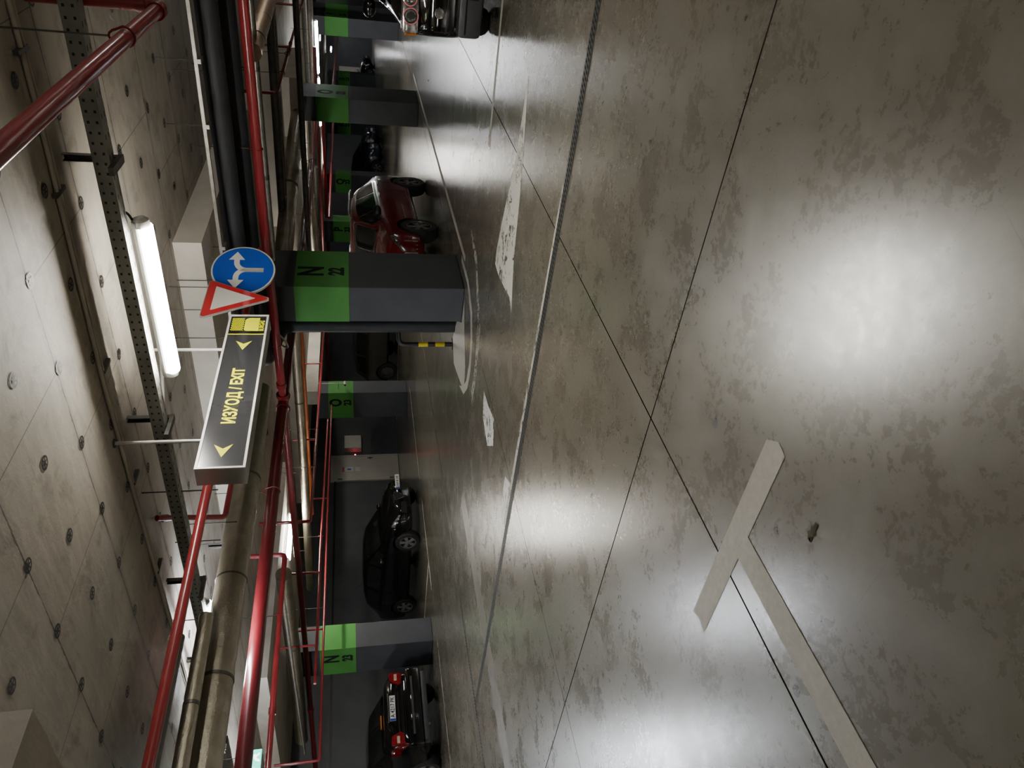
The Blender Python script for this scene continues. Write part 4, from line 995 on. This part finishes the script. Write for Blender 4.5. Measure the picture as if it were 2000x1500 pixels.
for sd in (-1, 1):
    bm = bmesh.new()
    for k in range(4):
        x0 = 2.04-.05*k*.6; y0 = sd*(.62+.055*k)
        box(bm, x0-.02, min(y0, y0+sd*.018), .42, x0+.075-.02*k, max(y0, y0+sd*.018), .66)
    obj('side_grille', bm, M['chrome'], c.t)
obj('roof_rail', T([(-1.5, .60, 1.60), (-1.3, .60, 1.63), (.1, .61, 1.64), (.3, .61, 1.60)], .014, n=8), M['chrome'], c.t)
obj('roof_rail', T([(-1.5, -.60, 1.60), (-1.3, -.60, 1.63), (.1, -.61, 1.64), (.3, -.61, 1.60)], .014, n=8), M['chrome'], c.t)
c.plate(2.168, 0, .45, '', w=.5)
# black car at the photo edge
c = Car('parked_car', 'black car facing the camera at the photo edge, pink reflection rings painted on headlamps', (-.88, 10.36, 0), -PI/2, FRONT, 'p_black')
c.body(); c.wheels(5, 'star'); c.windows(1.12, .35, -1.7, -1.9, [(-1.5, -.7), (-.6, .3), (.36, .85)]); c.mirrors(.75, 1.33); c.seams((.95, -.6))
for sd in (-1, 1):
    bm = bmesh.new(); box(bm, 1.90, min(sd*.42, sd*.83), .86, 2.150, max(sd*.42, sd*.83), 1.035, bev=.03)
    h = obj('headlamp', bm, M['lampglass'], c.t, smooth=True); h['label'] = 'clear headlamp unit with two round lamps'
    for k, (yy, zz, rr) in enumerate(((.50, .955, .072), (.66, .945, .080))):
        m4 = Matrix.Translation((2.152, sd*yy, zz)) @ Matrix.Rotation(-PI/2, 4, 'Z')
        bm = lathe(bmesh.new(), [(rr, -.005), (rr, .012), (rr-.010, .015), (rr-.012, -.005)], 24, m4); o = obj('ring_reflection', bm, M['pink'], h, smooth=True)
        bm = lathe(bmesh.new(), [(rr-.012, .0), (rr*.55, -.004), (rr*.5, .010), (0, .018)], 20, m4); obj('lamp_bulb', bm, M['chrome'] if k == 0 else M['glass'], h, smooth=True)
    m4 = Matrix.Translation((2.222, sd*.60, .66)) @ Matrix.Rotation(-PI/2, 4, 'Z')
    bm = lathe(bmesh.new(), [(.05, -.03), (.05, .004), (.042, .008), (.036, -.002), (0, .006)], 20, m4); obj('fog_lamp', bm, M['lampglass'], c.t, smooth=True)
    obj('indicator', B(1.93, min(sd*.83, sd*.862), .88, 2.10, max(sd*.83, sd*.862), 1.0, bev=.01), M['amber'], c.t)
bm = bmesh.new(); box(bm, 2.10, -.40, .80, 2.172, .40, 1.0, bev=.02); g = obj('grille', bm, M['hole'], c.t)
bm = bmesh.new()
for k in range(4): box(bm, 2.172, -.38, .82+k*.045, 2.18, .38, .835+k*.045)
obj('grille_bar', bm, M['chrome'], g)
bm = bmesh.new(); box(bm, 1.95, -.80, .48, 2.215, .80, .76, bev=.07); obj('front_bumper', bm, M['p_black'], c.t, smooth=True)
bm = bmesh.new(); box(bm, 1.95, -.82, .22, 2.235, .82, .47, bev=.05); obj('lower_bumper', bm, M['trimgrey'], c.t, smooth=True)
bm = bmesh.new(); box(bm, 2.236, -.78, .385, 2.246, .78, .40, bev=.004); obj('bumper_crease', bm, M['hole'], c.t)
bm = bmesh.new(); box(bm, 2.236, -.45, .27, 2.24, .45, .37); obj('air_intake', bm, M['hole'], c.t)
c.plate(2.218, 0, .50, '', w=.5)
# bronze SUV behind column N 22
c = Car('parked_car', 'dark bronze car in shadow between column O 23 and the hoop barrier', (-15.25, 23.4, 0), 0, dict(SUV, r=.36), 'p_beige')
c.body(); c.wheels(5, 'steel'); c.windows(1.22, .48, -1.62, -1.95, [(-1.50, -.75), (-.66, .30), (.36, .92)]); c.seams((1.0, -.70)); c.handles((-.4, -1.15), 'p_beige'); c.mirrors(.9, 1.12)
c.patch('headlamp', 1.80, 2.09, 4.7, 5.8, 'lampglass', nx=6, nt=3); c.patch('tail_lamp', -2.03, -1.80, 4.6, 5.8, 'tail', nx=6, nt=3)
# dark cars far away
for nm, lab, loc, rz, sp, pm in (
    ('parked_car', 'far dark blue van like car between columns Q 23 and R 23', (-15.3, 39.6, 0), 0, dict(SUV, r=.35), 'p_blue'),
    ('parked_car', 'far dark hatchback with bluish glints beside column Q 23', (-15.3, 37.2, 0), 0, dict(HATCH), 'p_blue'),
    ('parked_car', 'farthest small black car below the cream end door', (-15.0, 53.6, 0), 0, dict(HATCH), 'p_black')):
    c = Car(nm, lab, loc, rz, sp, pm); c.body(); c.wheels(5, 'star')
    if sp['W'] > .88: c.windows(1.22, .48, -1.62, -1.95, [(-1.50, -.75), (-.66, .30), (.36, .92)])
    else: c.windows(1.16, .42, -1.42, -2.0, [(-1.50, -.72), (-.60, .28), (.34, .86)])
    x = 2.06; c.patch('headlamp', 1.82, x, 4.6, 5.7, 'lampglass', nx=5, nt=3); c.patch('tail_lamp', -2.0, -1.8, 4.6, 5.7, 'tail', nx=5, nt=3)
    c.mirrors(.85, 1.02); c.plate(2.14 if sp['W'] < .88 else 2.16, 0, .46, '')
# ------------------------------------------------------------------ world and colour
w = bpy.data.worlds.new('world'); bpy.context.scene.world = w; w.use_nodes = True
w.node_tree.nodes['Background'].inputs[0].default_value = (.8, .85, 1, 1); w.node_tree.nodes['Background'].inputs[1].default_value = .0
sc = bpy.context.scene
sc.view_settings.view_transform = 'AgX'
try: sc.view_settings.look = 'AgX - Base Contrast'
except Exception: pass
sc.view_settings.exposure = 2.25
try:
    sc.cycles.use_denoising = True; sc.cycles.max_bounces = 4; sc.cycles.diffuse_bounces = 3; sc.cycles.glossy_bounces = 2; sc.cycles.transparent_max_bounces = 4; sc.cycles.use_adaptive_sampling = True; sc.cycles.adaptive_threshold = .06; sc.cycles.adaptive_min_samples = 24
    sc.cycles.sample_clamp_indirect = 6; sc.cycles.caustics_reflective = False; sc.cycles.caustics_refractive = False
except Exception: pass
